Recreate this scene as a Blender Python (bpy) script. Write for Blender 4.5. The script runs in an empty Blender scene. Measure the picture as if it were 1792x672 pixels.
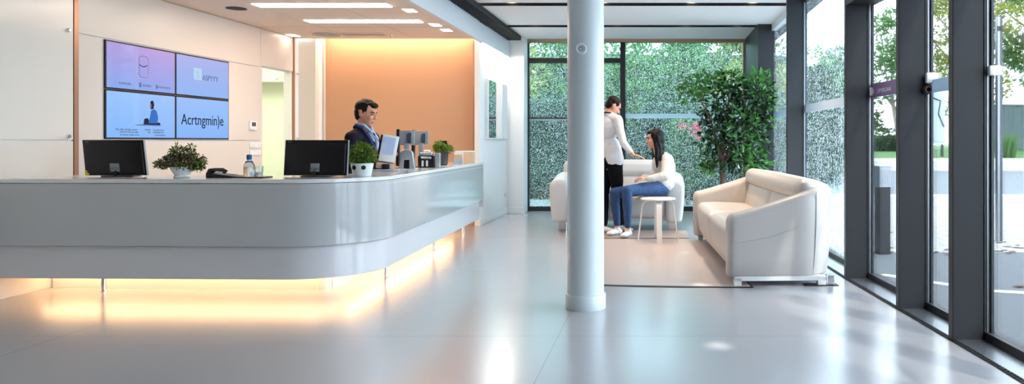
import bpy, bmesh, math, random
from mathutils import Vector, Matrix, Euler, noise
random.seed(7)
C = bpy.context.scene.collection
PI = math.pi
V = Vector

# ------------------------------------------------------------------ materials
def nt(m):
    m.use_nodes = True
    t = m.node_tree
    return t, t.nodes, t.links

def mat(name, col, rough=0.5, metal=0.0, coat=0.0, spec=0.5, bump=0.0, bscale=40.0, vary=0.0, vscale=3.0, trans=0.0, sss=0.0, coat_rough=0.05):
    m = bpy.data.materials.new(name)
    t, N, L = nt(m)
    b = N['Principled BSDF']
    b.inputs['Base Color'].default_value = (*col, 1)
    b.inputs['Roughness'].default_value = rough
    b.inputs['Metallic'].default_value = metal
    b.inputs['Coat Weight'].default_value = coat
    b.inputs['Coat Roughness'].default_value = coat_rough
    b.inputs['Specular IOR Level'].default_value = spec
    if trans: b.inputs['Transmission Weight'].default_value = trans
    if sss:
        b.inputs['Subsurface Weight'].default_value = sss
        b.inputs['Subsurface Radius'].default_value = (.02, .008, .004)
    co = N.new('ShaderNodeTexCoord')
    if vary:
        n = N.new('ShaderNodeTexNoise'); n.inputs['Scale'].default_value = vscale; n.inputs['Detail'].default_value = 4
        L.new(co.outputs['Object'], n.inputs['Vector'])
        r = N.new('ShaderNodeMix'); r.data_type = 'RGBA'
        r.inputs['A'].default_value = (*[c * (1 - vary) for c in col], 1)
        r.inputs['B'].default_value = (*[min(1, c * (1 + vary)) for c in col], 1)
        L.new(n.outputs['Fac'], r.inputs['Factor']); L.new(r.outputs['Result'], b.inputs['Base Color'])
    if bump:
        n2 = N.new('ShaderNodeTexNoise'); n2.inputs['Scale'].default_value = bscale; n2.inputs['Detail'].default_value = 5
        L.new(co.outputs['Object'], n2.inputs['Vector'])
        bp = N.new('ShaderNodeBump'); bp.inputs['Strength'].default_value = bump; bp.inputs['Distance'].default_value = .01
        L.new(n2.outputs['Fac'], bp.inputs['Height']); L.new(bp.outputs['Normal'], b.inputs['Normal'])
    return m

def emit(name, col, strength):
    m = bpy.data.materials.new(name)
    t, N, L = nt(m)
    N.clear()
    e = N.new('ShaderNodeEmission'); e.inputs[0].default_value = (*col, 1); e.inputs[1].default_value = strength
    o = N.new('ShaderNodeOutputMaterial'); L.new(e.outputs[0], o.inputs[0])
    return m

def leafmat(name, c1, c2, rough=0.4, transl=0.3):
    m = bpy.data.materials.new(name)
    t, N, L = nt(m)
    b = N['Principled BSDF']; out = N['Material Output']
    g = N.new('ShaderNodeNewGeometry')
    r = N.new('ShaderNodeMix'); r.data_type = 'RGBA'
    r.inputs['A'].default_value = (*c1, 1); r.inputs['B'].default_value = (*c2, 1)
    L.new(g.outputs['Random Per Island'], r.inputs['Factor'])
    L.new(r.outputs['Result'], b.inputs['Base Color'])
    b.inputs['Roughness'].default_value = rough
    tr = N.new('ShaderNodeBsdfTranslucent'); L.new(r.outputs['Result'], tr.inputs[0])
    mx = N.new('ShaderNodeMixShader'); mx.inputs[0].default_value = transl
    L.new(b.outputs[0], mx.inputs[1]); L.new(tr.outputs[0], mx.inputs[2]); L.new(mx.outputs[0], out.inputs[0])
    return m

def glassmat(name, tint, drops=0.0, scale=30, refl=1.0):
    m = bpy.data.materials.new(name)
    t, N, L = nt(m)
    N.clear()
    out = N.new('ShaderNodeOutputMaterial')
    tr = N.new('ShaderNodeBsdfTransparent'); tr.inputs[0].default_value = (*tint, 1)
    gl = N.new('ShaderNodeBsdfGlossy'); gl.inputs['Roughness'].default_value = .02
    fr = N.new('ShaderNodeFresnel'); fr.inputs[0].default_value = 1.45
    fm = N.new('ShaderNodeMath'); fm.operation = 'MULTIPLY'; fm.inputs[1].default_value = refl
    L.new(fr.outputs[0], fm.inputs[0])
    mx = N.new('ShaderNodeMixShader'); L.new(fm.outputs[0], mx.inputs[0]); L.new(tr.outputs[0], mx.inputs[1]); L.new(gl.outputs[0], mx.inputs[2])
    last = mx
    if drops > 0:
        co = N.new('ShaderNodeTexCoord')
        def layer(sc, thr, sz, soft):
            mp = N.new('ShaderNodeMapping'); mp.inputs['Scale'].default_value = (sc, sc, sc * sz)
            L.new(co.outputs['Object'], mp.inputs['Vector'])
            nz = N.new('ShaderNodeTexNoise'); nz.inputs['Scale'].default_value = 1.3; nz.inputs['Detail'].default_value = 1
            L.new(mp.outputs[0], nz.inputs['Vector'])
            ad = N.new('ShaderNodeMix'); ad.data_type = 'RGBA'; ad.blend_type = 'ADD'; ad.inputs['Factor'].default_value = .45
            L.new(mp.outputs[0], ad.inputs['A']); L.new(nz.outputs['Color'], ad.inputs['B'])
            vo = N.new('ShaderNodeTexVoronoi'); vo.inputs['Scale'].default_value = 1.0
            L.new(ad.outputs['Result'], vo.inputs['Vector'])
            sp = N.new('ShaderNodeSeparateColor'); L.new(vo.outputs['Color'], sp.inputs[0])
            ra = N.new('ShaderNodeMath'); ra.operation = 'MULTIPLY'; ra.inputs[1].default_value = thr
            L.new(sp.outputs[0], ra.inputs[0])
            sub = N.new('ShaderNodeMath'); sub.operation = 'SUBTRACT'
            L.new(ra.outputs[0], sub.inputs[0]); L.new(vo.outputs['Distance'], sub.inputs[1])
            mr = N.new('ShaderNodeMapRange'); mr.inputs['From Min'].default_value = -soft; mr.inputs['From Max'].default_value = soft
            L.new(sub.outputs[0], mr.inputs['Value'])
            return mr
        a = layer(scale, .44, .9, .08)
        b = layer(scale * 1.7, .44, .85, .1)
        c = layer(scale * .45, .20, .30, .05)
        m1 = N.new('ShaderNodeMath'); m1.operation = 'MAXIMUM'; L.new(a.outputs[0], m1.inputs[0]); L.new(b.outputs[0], m1.inputs[1])
        m2 = N.new('ShaderNodeMath'); m2.operation = 'MAXIMUM'; L.new(m1.outputs[0], m2.inputs[0]); L.new(c.outputs[0], m2.inputs[1])
        m3 = N.new('ShaderNodeMath'); m3.operation = 'MULTIPLY'; m3.inputs[1].default_value = drops; L.new(m2.outputs[0], m3.inputs[0])
        tl = N.new('ShaderNodeBsdfTranslucent'); tl.inputs[0].default_value = (.86, .97, 1, 1)
        df = N.new('ShaderNodeBsdfDiffuse'); df.inputs[0].default_value = (.9, 1, 1, 1)
        w = N.new('ShaderNodeMixShader'); w.inputs[0].default_value = .08; L.new(tl.outputs[0], w.inputs[1]); L.new(df.outputs[0], w.inputs[2])
        my = N.new('ShaderNodeMixShader'); L.new(m3.outputs[0], my.inputs[0]); L.new(mx.outputs[0], my.inputs[1]); L.new(w.outputs[0], my.inputs[2])
        last = my
    L.new(last.outputs[0], out.inputs[0])
    return m

M = {}
M['wall'] = mat('wall_paint', (.84, .82, .80), .55, bump=.03, bscale=120)
M['wallpanel'] = mat('gloss_wall_panel', (.68, .615, .55), .28, spec=.3, vary=.02)
M['wallpanel_white'] = mat('gloss_white_glass_panel', (.76, .70, .63), .20, spec=.45)
M['copper'] = mat('copper_trim', (.42, .22, .14), .35, metal=.5)
M['orange'] = mat('peach_wall', (.56, .31, .18), .55, vary=.02, vscale=1)
M['ceil_warm'] = mat('reception_ceiling', (.86, .72, .60), .6, bump=.02)
M['ceil'] = mat('lobby_ceiling', (.90, .885, .89), .6, bump=.02)
M['black'] = mat('matte_black', (.012, .012, .013), .5)
M['slot'] = mat('slot_black', (.01, .01, .012), .7)
M['fascia'] = mat('fascia_white', (.72, .76, .80), .4)
M['frame'] = mat('anthracite_metal', (.027, .028, .032), .45, spec=.3, bump=.01)
M['framedark'] = mat('dark_gasket', (.02, .022, .026), .4)
M['alu'] = mat('brushed_aluminium', (.36, .39, .42), .3, metal=.9)
M['chrome'] = mat('chrome', (.75, .77, .8), .12, metal=1.0)
M['wood_hd'] = mat('bronze_header', (.36, .25, .15), .45, vary=.1)
M['frost_light'] = leafmat('pale_frosted_film', (.75, .84, .92), (.75, .84, .92), .5, .6)
M['frost'] = leafmat('frosted_film', (.48, .58, .66), (.48, .58, .66), .5, .28)
M['column'] = mat('column_paint', (.60, .68, .70), .35, coat=.15)
M['counter'] = mat('gloss_counter_lacquer', (.50, .51, .51), .10, coat=.7, coat_rough=.03)
M['counter_low'] = mat('satin_counter_base', (.68, .67, .68), .22, coat=.3)
M['ctop'] = mat('counter_top', (.78, .77, .75), .18, coat=.4)
M['carcass'] = mat('desk_carcass', (.55, .52, .50), .5)
M['leather'] = mat('cream_leather', (.50, .47, .44), .38, bump=.09, bscale=160, vary=.02)
M['leather_cool'] = mat('white_leather', (.58, .57, .56), .38, bump=.09, bscale=160, vary=.02)
M['piping'] = mat('grey_piping', (.42, .41, .40), .5)
M['white_plastic'] = mat('white_plastic', (.80, .81, .82), .3, coat=.2)
M['white_lacquer'] = mat('white_lacquer', (.82, .82, .81), .25, coat=.3)
M['silver_plastic'] = mat('silver_plastic', (.46, .51, .56), .22, metal=.5)
M['black_gloss'] = mat('black_gloss_plastic', (.008, .008, .01), .3, spec=.35)
M['label_grey'] = mat('grey_label', (.24, .27, .28), .35)
M['label_ink'] = mat('dark_ink', (.06, .07, .08), .5)
M['yellow'] = mat('yellow_sticker', (.75, .65, .02), .5)
M['pot_white'] = mat('white_ceramic', (.78, .83, .84), .15, coat=.5)
M['pot_dark'] = mat('dark_ceramic', (.03, .03, .03), .25, coat=.3)
M['pot_grey'] = mat('grey_planter', (.35, .36, .37), .5, bump=.05)
M['soil'] = mat('soil', (.04, .025, .015), .9, bump=.5)
M['bark'] = mat('bark', (.10, .06, .04), .8, bump=.6, bscale=60, vary=.3, vscale=30)
M['bark_grey'] = mat('grey_bark', (.20, .17, .13), .8, bump=.6, bscale=20)
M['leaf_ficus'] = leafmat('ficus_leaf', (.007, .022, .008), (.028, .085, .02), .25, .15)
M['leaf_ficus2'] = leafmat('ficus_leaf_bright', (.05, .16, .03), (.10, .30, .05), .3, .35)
M['leaf_pot'] = leafmat('pot_leaf', (.04, .12, .015), (.24, .36, .04), .45, .3)
M['leaf_dry'] = leafmat('heather_leaf', (.03, .045, .015), (.16, .13, .05), .5, .2)
M['leaf_hedge'] = leafmat('hedge_leaf', (.012, .036, .018), (.042, .095, .038), .5, .3)
M['leaf_tree'] = leafmat('tree_leaf', (.05, .15, .045), (.17, .32, .09), .5, .5)
M['leaf_tree2'] = leafmat('yellow_tree_leaf', (.12, .20, .04), (.42, .42, .08), .5, .5)
M['leaf_dark'] = leafmat('dark_tree_leaf', (.025, .06, .02), (.09, .15, .045), .5, .4)
M['flower'] = leafmat('azalea_flower', (.8, .08, .16), (.95, .25, .30), .5, .3)
M['skin'] = mat('skin', (.64, .30, .19), .45, sss=.1)
M['skin_f'] = mat('skin_light', (.66, .35, .24), .45, sss=.1)
M['lips'] = mat('lips', (.42, .15, .13), .4)
M['eye'] = mat('eye_dark', (.03, .02, .02), .2)
M['hair'] = mat('dark_brown_hair', (.016, .008, .005), .55, spec=.2, bump=.3, bscale=90)
M['hair_b'] = mat('black_hair', (.008, .005, .005), .5, spec=.15, bump=.2, bscale=70)
M['suit'] = mat('charcoal_suit', (.013, .011, .018), .8, spec=.15, bump=.15, bscale=300)
M['shirt'] = mat('pale_blue_shirt', (.45, .56, .78), .7)
M['lanyard'] = mat('blue_lanyard', (.012, .025, .16), .5)
M['tunic'] = mat('white_tunic', (.66, .65, .67), .7, bump=.15, bscale=30)
M['blackcloth'] = mat('black_trousers', (.006, .006, .008), .85, spec=.1, bump=.2, bscale=25)
M['knit'] = mat('cream_knit', (.70, .66, .60), .8, bump=.35, bscale=90)
M['denim'] = mat('blue_denim', (.015, .055, .15), .75, bump=.3, bscale=60, vary=.35, vscale=9)
M['sneaker'] = mat('white_sneaker', (.80, .78, .76), .5, bump=.1)
M['sneaker_p'] = mat('pink_grey_sneaker', (.50, .42, .42), .5)
M['shoe_black'] = mat('black_shoe', (.01, .01, .01), .3)
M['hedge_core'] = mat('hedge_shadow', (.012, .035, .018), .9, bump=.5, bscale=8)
M['bluecap'] = mat('blue_cap', (.01, .10, .28), .4)
M['tray'] = mat('dark_tray', (.05, .035, .03), .35)
M['purple'] = mat('purple_film', (.20, .12, .30), .4)
M['mirror'] = mat('mirror', (.9, .93, .93), .015, metal=1.0)
M['tan'] = mat('tan_card', (.60, .42, .28), .5)
M['mat_floor'] = mat('taupe_mat', (.50, .43, .40), .32, vary=.03)
M['mat_brown'] = mat('brown_mat', (.36, .28, .24), .4, vary=.05)
M['paving'] = None

def floormat():
    m = mat('polished_resin_floor', (.50, .49, .52), .26, coat=.5, coat_rough=.20)
    t, N, L = nt(m)
    b = N['Principled BSDF']
    co = N.new('ShaderNodeTexCoord')
    n = N.new('ShaderNodeTexNoise'); n.inputs['Scale'].default_value = .6; n.inputs['Detail'].default_value = 5
    L.new(co.outputs['Object'], n.inputs['Vector'])
    r = N.new('ShaderNodeMapRange'); r.inputs['To Min'].default_value = .20; r.inputs['To Max'].default_value = .30
    L.new(n.outputs['Fac'], r.inputs['Value']); L.new(r.outputs[0], b.inputs['Roughness'])
    # thin welded seams of the floor sheets
    br = N.new('ShaderNodeTexBrick'); br.inputs['Scale'].default_value = 1.0
    br.offset = 0.0
    br.inputs['Brick Width'].default_value = 3.1; br.inputs['Row Height'].default_value = 2.35
    br.inputs['Mortar Size'].default_value = .0025; br.inputs['Mortar Smooth'].default_value = 0
    br.inputs['Color1'].default_value = (.40, .395, .42, 1); br.inputs['Color2'].default_value = (.40, .395, .42, 1); br.inputs['Mortar'].default_value = (.26, .26, .28, 1)
    mp = N.new('ShaderNodeMapping'); mp.inputs['Location'].default_value = (.62, .05, 0)
    L.new(co.outputs['Object'], mp.inputs['Vector']); L.new(mp.outputs[0], br.inputs['Vector'])
    L.new(br.outputs['Color'], b.inputs['Base Color'])
    return m
M['floor'] = floormat()

def groundmat(name, c1, c2, scale, brick=None):
    m = mat(name, c1, .85)
    t, N, L = nt(m)
    b = N['Principled BSDF']
    co = N.new('ShaderNodeTexCoord')
    n = N.new('ShaderNodeTexNoise'); n.inputs['Scale'].default_value = scale; n.inputs['Detail'].default_value = 8; n.inputs['Roughness'].default_value = .7
    L.new(co.outputs['Object'], n.inputs['Vector'])
    r = N.new('ShaderNodeMix'); r.data_type = 'RGBA'; r.inputs['A'].default_value = (*c1, 1); r.inputs['B'].default_value = (*c2, 1)
    L.new(n.outputs['Fac'], r.inputs['Factor'])
    last = r.outputs['Result']
    if brick:
        br = N.new('ShaderNodeTexBrick'); br.inputs['Scale'].default_value = 1
        br.inputs['Brick Width'].default_value = brick[0]; br.inputs['Row Height'].default_value = brick[1]; br.inputs['Mortar Size'].default_value = .012
        br.inputs['Mortar'].default_value = (c1[0] * .6, c1[1] * .6, c1[2] * .6, 1)
        L.new(co.outputs['Object'], br.inputs['Vector']); L.new(last, br.inputs['Color1']); L.new(last, br.inputs['Color2'])
        last = br.outputs['Color']
    L.new(last, b.inputs['Base Color'])
    bp = N.new('ShaderNodeBump'); bp.inputs['Strength'].default_value = .3
    L.new(n.outputs['Fac'], bp.inputs['Height']); L.new(bp.outputs[0], b.inputs['Normal'])
    return m
M['paving'] = groundmat('light_paving', (.27, .27, .27), (.36, .36, .355), 3, (.4, .2))
M['asphalt'] = groundmat('asphalt', (.075, .086, .10), (.11, .125, .14), 40)
M['road'] = groundmat('road', (.12, .145, .165), (.16, .18, .20), 10)
M['lawn'] = groundmat('lawn', (.04, .12, .03), (.08, .20, .05), 12)
M['stone'] = groundmat('pale_stone', (.45, .45, .45), (.55, .55, .55), 5)
M['fence'] = groundmat('blue_grey_fence', (.17, .22, .25), (.21, .26, .29), 2)
M['lit_room'] = mat('lime_white_wall', (.80, .84, .68), .7)
M['glass_far'] = glassmat('rainy_glass', (.56, .69, .71), .33, 46, .6)
M['glass_rain'] = glassmat('rainy_side_glass', (.86, .95, 1.0), .19, 32, .6)
M['glass'] = glassmat('clear_glass', (.95, .98, 1.0), 0, refl=.7)
M['glass_small'] = mat('drinking_glass', (.9, .97, .97), .03, trans=.9)
M['lamp'] = emit('ceiling_lamp_glow', (1, .80, .62), 34)
M['lamp_small'] = emit('downlight_glow', (1, .86, .68), 14)
M['led_warm'] = emit('warm_led_glow', (1, .75, .5), 10)
M['led_floor'] = emit('under_counter_led_glow', (1, .60, .30), 22)
M['led_wall'] = emit('cove_led_glow', (1, .86, .70), 14)

# ------------------------------------------------------------------ mesh helpers
def finish(bm, name, m, parent=None, smooth=False, loc=None, rot=None):
    me = bpy.data.meshes.new(name)
    bmesh.ops.recalc_face_normals(bm, faces=bm.faces)
    bm.to_mesh(me); bm.free()
    me.materials.append(m)
    if smooth:
        me.polygons.foreach_set('use_smooth', [True] * len(me.polygons))
        if smooth != 'all':
            try: me.set_sharp_from_angle(angle=math.radians(38))
            except Exception: pass
    o = bpy.data.objects.new(name, me); C.objects.link(o)
    if parent: o.parent = parent
    if loc is not None: o.location = loc
    if rot is not None: o.rotation_euler = rot
    return o

def B(): return bmesh.new()

def box(bm, x0, x1, y0, y1, z0, z1, bevel=0.0, seg=2, Mx=None):
    r = bmesh.ops.create_cube(bm, size=1)
    vs = r['verts']
    S = Matrix.Translation(((x0 + x1) / 2, (y0 + y1) / 2, (z0 + z1) / 2)) @ Matrix.Diagonal((x1 - x0, y1 - y0, z1 - z0, 1))
    bmesh.ops.transform(bm, matrix=S, verts=vs)
    if bevel > 0:
        es = set()
        for v in vs: es.update(v.link_edges)
        rr = bmesh.ops.bevel(bm, geom=list(es), offset=bevel, segments=seg, profile=.5, affect='EDGES')
        vs = list({v for f in rr['faces'] for v in f.verts} | {v for v in vs if v.is_valid})
    if Mx is not None: bmesh.ops.transform(bm, matrix=Mx, verts=vs)
    return vs

def boxo(name, m, x0, x1, y0, y1, z0, z1, parent=None, bevel=0.0, seg=2, Mx=None, smooth=False):
    bm = B(); box(bm, x0, x1, y0, y1, z0, z1, bevel, seg, Mx)
    return finish(bm, name, m, parent, smooth)

def lathe(bm, prof, c=(0, 0, 0), n=32, Mx=None):
    rings = []
    for r, z in prof:
        rings.append([bm.verts.new((c[0] + r * math.cos(2 * PI * k / n), c[1] + r * math.sin(2 * PI * k / n), c[2] + z)) for k in range(n)] if r > 1e-5 else [bm.verts.new((c[0], c[1], c[2] + z))])
    for a, b in zip(rings, rings[1:]):
        for k in range(n):
            k2 = (k + 1) % n
            if len(a) == 1 and len(b) == 1: continue
            if len(a) == 1: bm.faces.new((a[0], b[k2], b[k]))
            elif len(b) == 1: bm.faces.new((a[k], a[k2], b[0]))
            else: bm.faces.new((a[k], a[k2], b[k2], b[k]))
    vs = [v for r in rings for v in r]
    if Mx is not None: bmesh.ops.transform(bm, matrix=Mx, verts=vs)
    return vs

def tube(bm, pts, rad, n=10, cap=True):
    pts = [V(p) for p in pts]
    if not hasattr(rad, '__len__'): rad = [rad] * len(pts)
    rings = []
    up = V((0, 0, 1))
    prev = None
    for i, p in enumerate(pts):
        d = (pts[min(i + 1, len(pts) - 1)] - pts[max(i - 1, 0)]).normalized()
        if prev is None:
            a = d.cross(up)
            if a.length < .01: a = d.cross(V((1, 0, 0)))
            a.normalize()
        else:
            a = (prev - d * prev.dot(d)).normalized()
        b = d.cross(a).normalized(); prev = a
        rings.append([bm.verts.new(p + (a * math.cos(2 * PI * k / n) + b * math.sin(2 * PI * k / n)) * rad[i]) for k in range(n)])
    for r0, r1 in zip(rings, rings[1:]):
        for k in range(n):
            bm.faces.new((r0[k], r0[(k + 1) % n], r1[(k + 1) % n], r1[k]))
    if cap:
        bm.faces.new(rings[0]); bm.faces.new(rings[-1])

def prism(bm, poly, z0, z1, Mx=None):
    a = [bm.verts.new((p[0], p[1], z0)) for p in poly]
    b = [bm.verts.new((p[0], p[1], z1)) for p in poly]
    n = len(poly)
    bm.faces.new(a); bm.faces.new(b)
    for k in range(n): bm.faces.new((a[k], a[(k + 1) % n], b[(k + 1) % n], b[k]))
    if Mx is not None: bmesh.ops.transform(bm, matrix=Mx, verts=a + b)

def tag(o, label=None, cat=None, group=None, kind=None):
    if label: o['label'] = label
    if cat: o['category'] = cat
    if group: o['group'] = group
    if kind: o['kind'] = kind
    return o
def struct(o, label, cat):
    return tag(o, label, cat, kind='structure')
def empty(name, loc, rz=0, label=None, cat=None, group=None):
    o = bpy.data.objects.new(name, None); C.objects.link(o)
    o.empty_display_size = .1
    o.location = loc; o.rotation_euler = (0, 0, rz)
    return tag(o, label, cat, group)
def dup(root, loc, rz=None, label=None, group=None):
    r = root.copy(); C.objects.link(r); r.location = loc
    if rz is not None: r.rotation_euler = (0, 0, rz)
    if label: r['label'] = label
    if group: r['group'] = group
    for ch in list(root.children):
        c = ch.copy(); C.objects.link(c); c.parent = r
        for g in ch.children:
            d = g.copy(); C.objects.link(d); d.parent = c
    return r

def text(body, size, Mx, m, parent, name='lettering', depth=.001, align='CENTER', sx=1.0):
    cu = bpy.data.curves.new('t', 'FONT'); cu.body = body; cu.size = size; cu.extrude = depth; cu.align_x = align
    o = bpy.data.objects.new('t', cu); C.objects.link(o)
    bpy.context.view_layer.update()
    me = bpy.data.meshes.new_from_object(o.evaluated_get(bpy.context.evaluated_depsgraph_get()))
    bpy.data.objects.remove(o)
    me.transform(Mx @ Matrix.Diagonal((sx, 1, 1, 1)))
    me.materials.clear(); me.materials.append(m)
    n = bpy.data.objects.new(name, me); C.objects.link(n); n.parent = parent
    return n

def leaves(bm, blobs, n, size, flat=.0, shell=.55, seed=1, droop=.0):
    """blobs: (centre, (rx,ry,rz)); leaves as folded pointed blades"""
    rnd = random.Random(seed)
    wts = [b[1][0] * b[1][1] + b[1][2] * b[1][0] for b in blobs]
    for _ in range(n):
        c, r = rnd.choices(blobs, wts)[0]
        d = V((rnd.gauss(0, 1), rnd.gauss(0, 1), rnd.gauss(0, 1))).normalized()
        k = shell + (1 - shell) * rnd.random() ** .6
        p = V((c[0] + d.x * r[0] * k, c[1] + d.y * r[1] * k, c[2] + d.z * r[2] * k))
        L = size * rnd.uniform(.65, 1.3); W = L * rnd.uniform(.32, .48)
        ax = (d + V((rnd.gauss(0, .7), rnd.gauss(0, .7), rnd.gauss(0, .7) - droop))).normalized()
        sd = ax.cross(V((rnd.gauss(0, 1), rnd.gauss(0, 1), rnd.gauss(0, 1)))).normalized()
        nn = ax.cross(sd)
        a = bm.verts.new(p); t_ = bm.verts.new(p + ax * L - nn * L * .12)
        m1 = bm.verts.new(p + ax * L * .45 + sd * W * .5 + nn * L * .08)
        m2 = bm.verts.new(p + ax * L * .45 - sd * W * .5 + nn * L * .08)
        bm.faces.new((a, m1, t_)); bm.faces.new((a, t_, m2))

# ------------------------------------------------------------------ camera and world
cam = bpy.data.cameras.new('camera'); co = bpy.data.objects.new('camera', cam); C.objects.link(co)
co.location = (0, 0, 1.22); co.rotation_euler = (PI / 2, 0, 0)
cam.sensor_width = 36; cam.lens = 36 * 1300 / 1792
cam.shift_x = -(1150 - 896) / 1792; cam.shift_y = -(336 - 247) / 1792
cam.clip_start = .05; cam.clip_end = 300
sc = bpy.context.scene
sc.camera = co
sc.view_settings.view_transform = 'Standard'; sc.view_settings.look = 'None'
sc.view_settings.exposure = 0.15; sc.view_settings.gamma = 1; sc.view_settings.use_curve_mapping = False
sc.cycles.use_denoising = True
sc.cycles.max_bounces = 10; sc.cycles.transparent_max_bounces = 16
sc.cycles.sample_clamp_indirect = 6
w = bpy.data.worlds.new('sky'); sc.world = w; w.use_nodes = True
bg = w.node_tree.nodes['Background']; bg.inputs[0].default_value = (.82, .91, 1.0, 1); bg.inputs[1].default_value = 9
sn = bpy.data.lights.new('sun', 'SUN'); so = bpy.data.objects.new('sun', sn); C.objects.link(so)
sn.energy = 7.0; sn.color = (1, .95, .85); sn.angle = .03
so.rotation_euler = Euler((math.radians(38), math.radians(12), math.radians(20)))

def area(name, loc, rot, sx, sy, power, col):
    l = bpy.data.lights.new(name, 'AREA'); l.shape = 'RECTANGLE'; l.size = sx; l.size_y = sy; l.energy = power; l.color = col
    o = bpy.data.objects.new(name, l); C.objects.link(o); o.location = loc; o.rotation_euler = rot
    return o

exec_parts = []
# ================================================================== THE ROOM
Zc, Zr = 3.0, 2.66
# facade line: inner edge of the fins as a function of depth
def xin(y): 
    pts = [(-4, 1.95), (3.75, 1.85), (4.5, 1.80), (5.35, 1.745), (6.55, 1.665), (9.0, 1.575), (11.3, 1.55), (13, 1.53)]
    for (a, xa), (b, xb) in zip(pts, pts[1:]):
        if y <= b: return xa + (xb - xa) * (y - a) / (b - a)
    return 1.53
struct(boxo('floor', M['floor'], -7.6, 2.02, -4.2, 13.1, -.12, 0), 'pale grey polished floor across the lobby with soft reflections', 'floor')
# left wall with cladding panels
wl = struct(boxo('wall_left', M['wall'], -5.17, -5.07, -4.2, 9.5, 0, 2.95), 'left wall clad in glossy beige panels with copper joints', 'wall')
boxo('wall_header', M['wall'], -5.17, -5.07, 9.5, 10.5, 2.18, 2.95, wl)
boxo('wall_return', M['wall'], -5.17, -5.07, 10.28, 10.5, 0, 2.18, wl)
def wp(m, y0, y1, z0, z1): boxo('cladding_panel', m, -5.07, -5.05, y0, y1, z0, z1, wl, .002, 1)
for y0, y1 in ((-4, -.4), (-.39, 3.0), (3.01, 6.425)):
    wp(M['wallpanel_white'], y0, y1, 0, 1.222); wp(M['wallpanel_white'], y0, y1, 1.232, 2.655)
wp(M['wallpanel'], 6.485, 9.5, 0, 1.222); wp(M['wallpanel'], 6.485, 8.73, 1.232, 2.155); wp(M['wallpanel'], 8.738, 9.5, 1.232, 2.155)
wp(M['wallpanel'], 6.485, 9.46, 2.165, 2.655); wp(M['wallpanel'], 9.466, 10.3, 2.185, 2.655)
boxo('copper_joint', M['copper'], -5.07, -5.045, 6.43, 6.48, 0, 2.66, wl); boxo('copper_joint', M['copper'], -5.07, -5.045, 10.31, 10.35, 0, 2.66, wl)
for y, z in ((6.36, 2.17), (6.36, 1.26), (10.42, 2.17), (10.42, 1.26)):
    bm = B(); lathe(bm, [(0, 0), (.018, 0), (.018, .02), (.012, .026), (0, .026)], n=16, Mx=Matrix.Translation((-5.05, y, z)) @ Matrix.Rotation(PI / 2, 4, 'Y'))
    finish(bm, 'panel_fixing', M['chrome'], wl, True)
# room behind the doorway
rb = struct(boxo('wall_side', M['lit_room'], -8.2, -5.17, 11.6, 11.7, 0, 2.8), 'pale lime wall of the lit side room behind the doorway', 'wall')
boxo('wall_end', M['lit_room'], -8.2, -8.1, 8.4, 11.6, 0, 2.8, rb); boxo('wall_near', M['lit_room'], -8.2, -5.17, 8.3, 8.4, 0, 2.8, rb)
boxo('ceiling_slab', M['lit_room'], -8.2, -5.17, 8.3, 11.7, 2.75, 2.85, rb); boxo('floor_slab', M['floor'], -8.2, -5.17, 8.3, 11.7, -.1, 0, rb)
boxo('soffit', M['lit_room'], -8.1, -5.17, 11.2, 11.6, 2.12, 2.75, rb)
area('side_room_light', (-6.6, 9.9, 2.7), (0, 0, 0), 1.4, 1.4, 62, (.98, 1, .82))
sp = empty('smoke_detector', (-5.75, 11.2, 2.2), label='small round white detector on the soffit seen through the doorway', cat='smoke detector')
bm = B(); lathe(bm, [(0, 0), (.05, 0), (.045, .025), (.02, .035), (0, .035)], n=20, Mx=Matrix.Rotation(PI / 2, 4, 'X')); finish(bm, 'housing', M['white_plastic'], sp, True)
# niche back walls
struct(boxo('wall_niche', M['wallpanel_white'], -5.17, -4.83, 10.5, 10.6, 0, 2.95), 'narrow glossy pinkish white wall strip left of the peach wall', 'wall')
ow = struct(boxo('wall_back', M['orange'], -4.86, -2.60, 10.78, 10.88, 0, 2.95), 'peach coloured back wall washed by a warm cove light', 'wall')
boxo('wall_return', M['wall'], -4.87, -4.84, 10.6, 10.8, 0, 2.95, ow)
boxo('edge_strip', M['wallpanel'], -4.83, -4.81, 10.74, 10.78, 0, 2.7, ow)
struct(boxo('trim_1', M['copper'], -2.645, -2.62, 10.66, 10.78, 0, Zr), 'copper edge post where the peach wall meets the white wall', 'trim')
# white wall block
ww = struct(boxo('wall_right', M['wall'], -2.62, -2.55, 10.66, 12.6, 0, Zc), 'white side wall carrying the mirror beyond the reception desk', 'wall')
boxo('wall_end', M['wall'], -2.95, -2.26, 12.6, 13.1, 0, Zc, ww)
struct(boxo('baseboard_right', M['wall'], -2.55, -2.535, 10.66, 12.585, 0, .10, bevel=.003), 'white skirting board along the white side wall', 'baseboard')
struct(boxo('baseboard_end', M['wall'], -2.55, -2.26, 12.585, 12.6, 0, .10, bevel=.003), 'white skirting board below the narrow white end wall', 'baseboard')
# back of the room behind the viewer
struct(boxo('wall_near', M['wall'], -5.2, 2.2, -4.2, -4.1, 0, 3.0), 'plain white wall behind the viewpoint', 'wall')
struct(boxo('wall_daylight_block', M['wall'], 1.9, 2.2, -4.2, 1.2, 0, 3.0), 'unseen white wall added behind the viewpoint to block daylight', 'wall')  # unseen wall added over the near facade to cut frontal daylight
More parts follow.
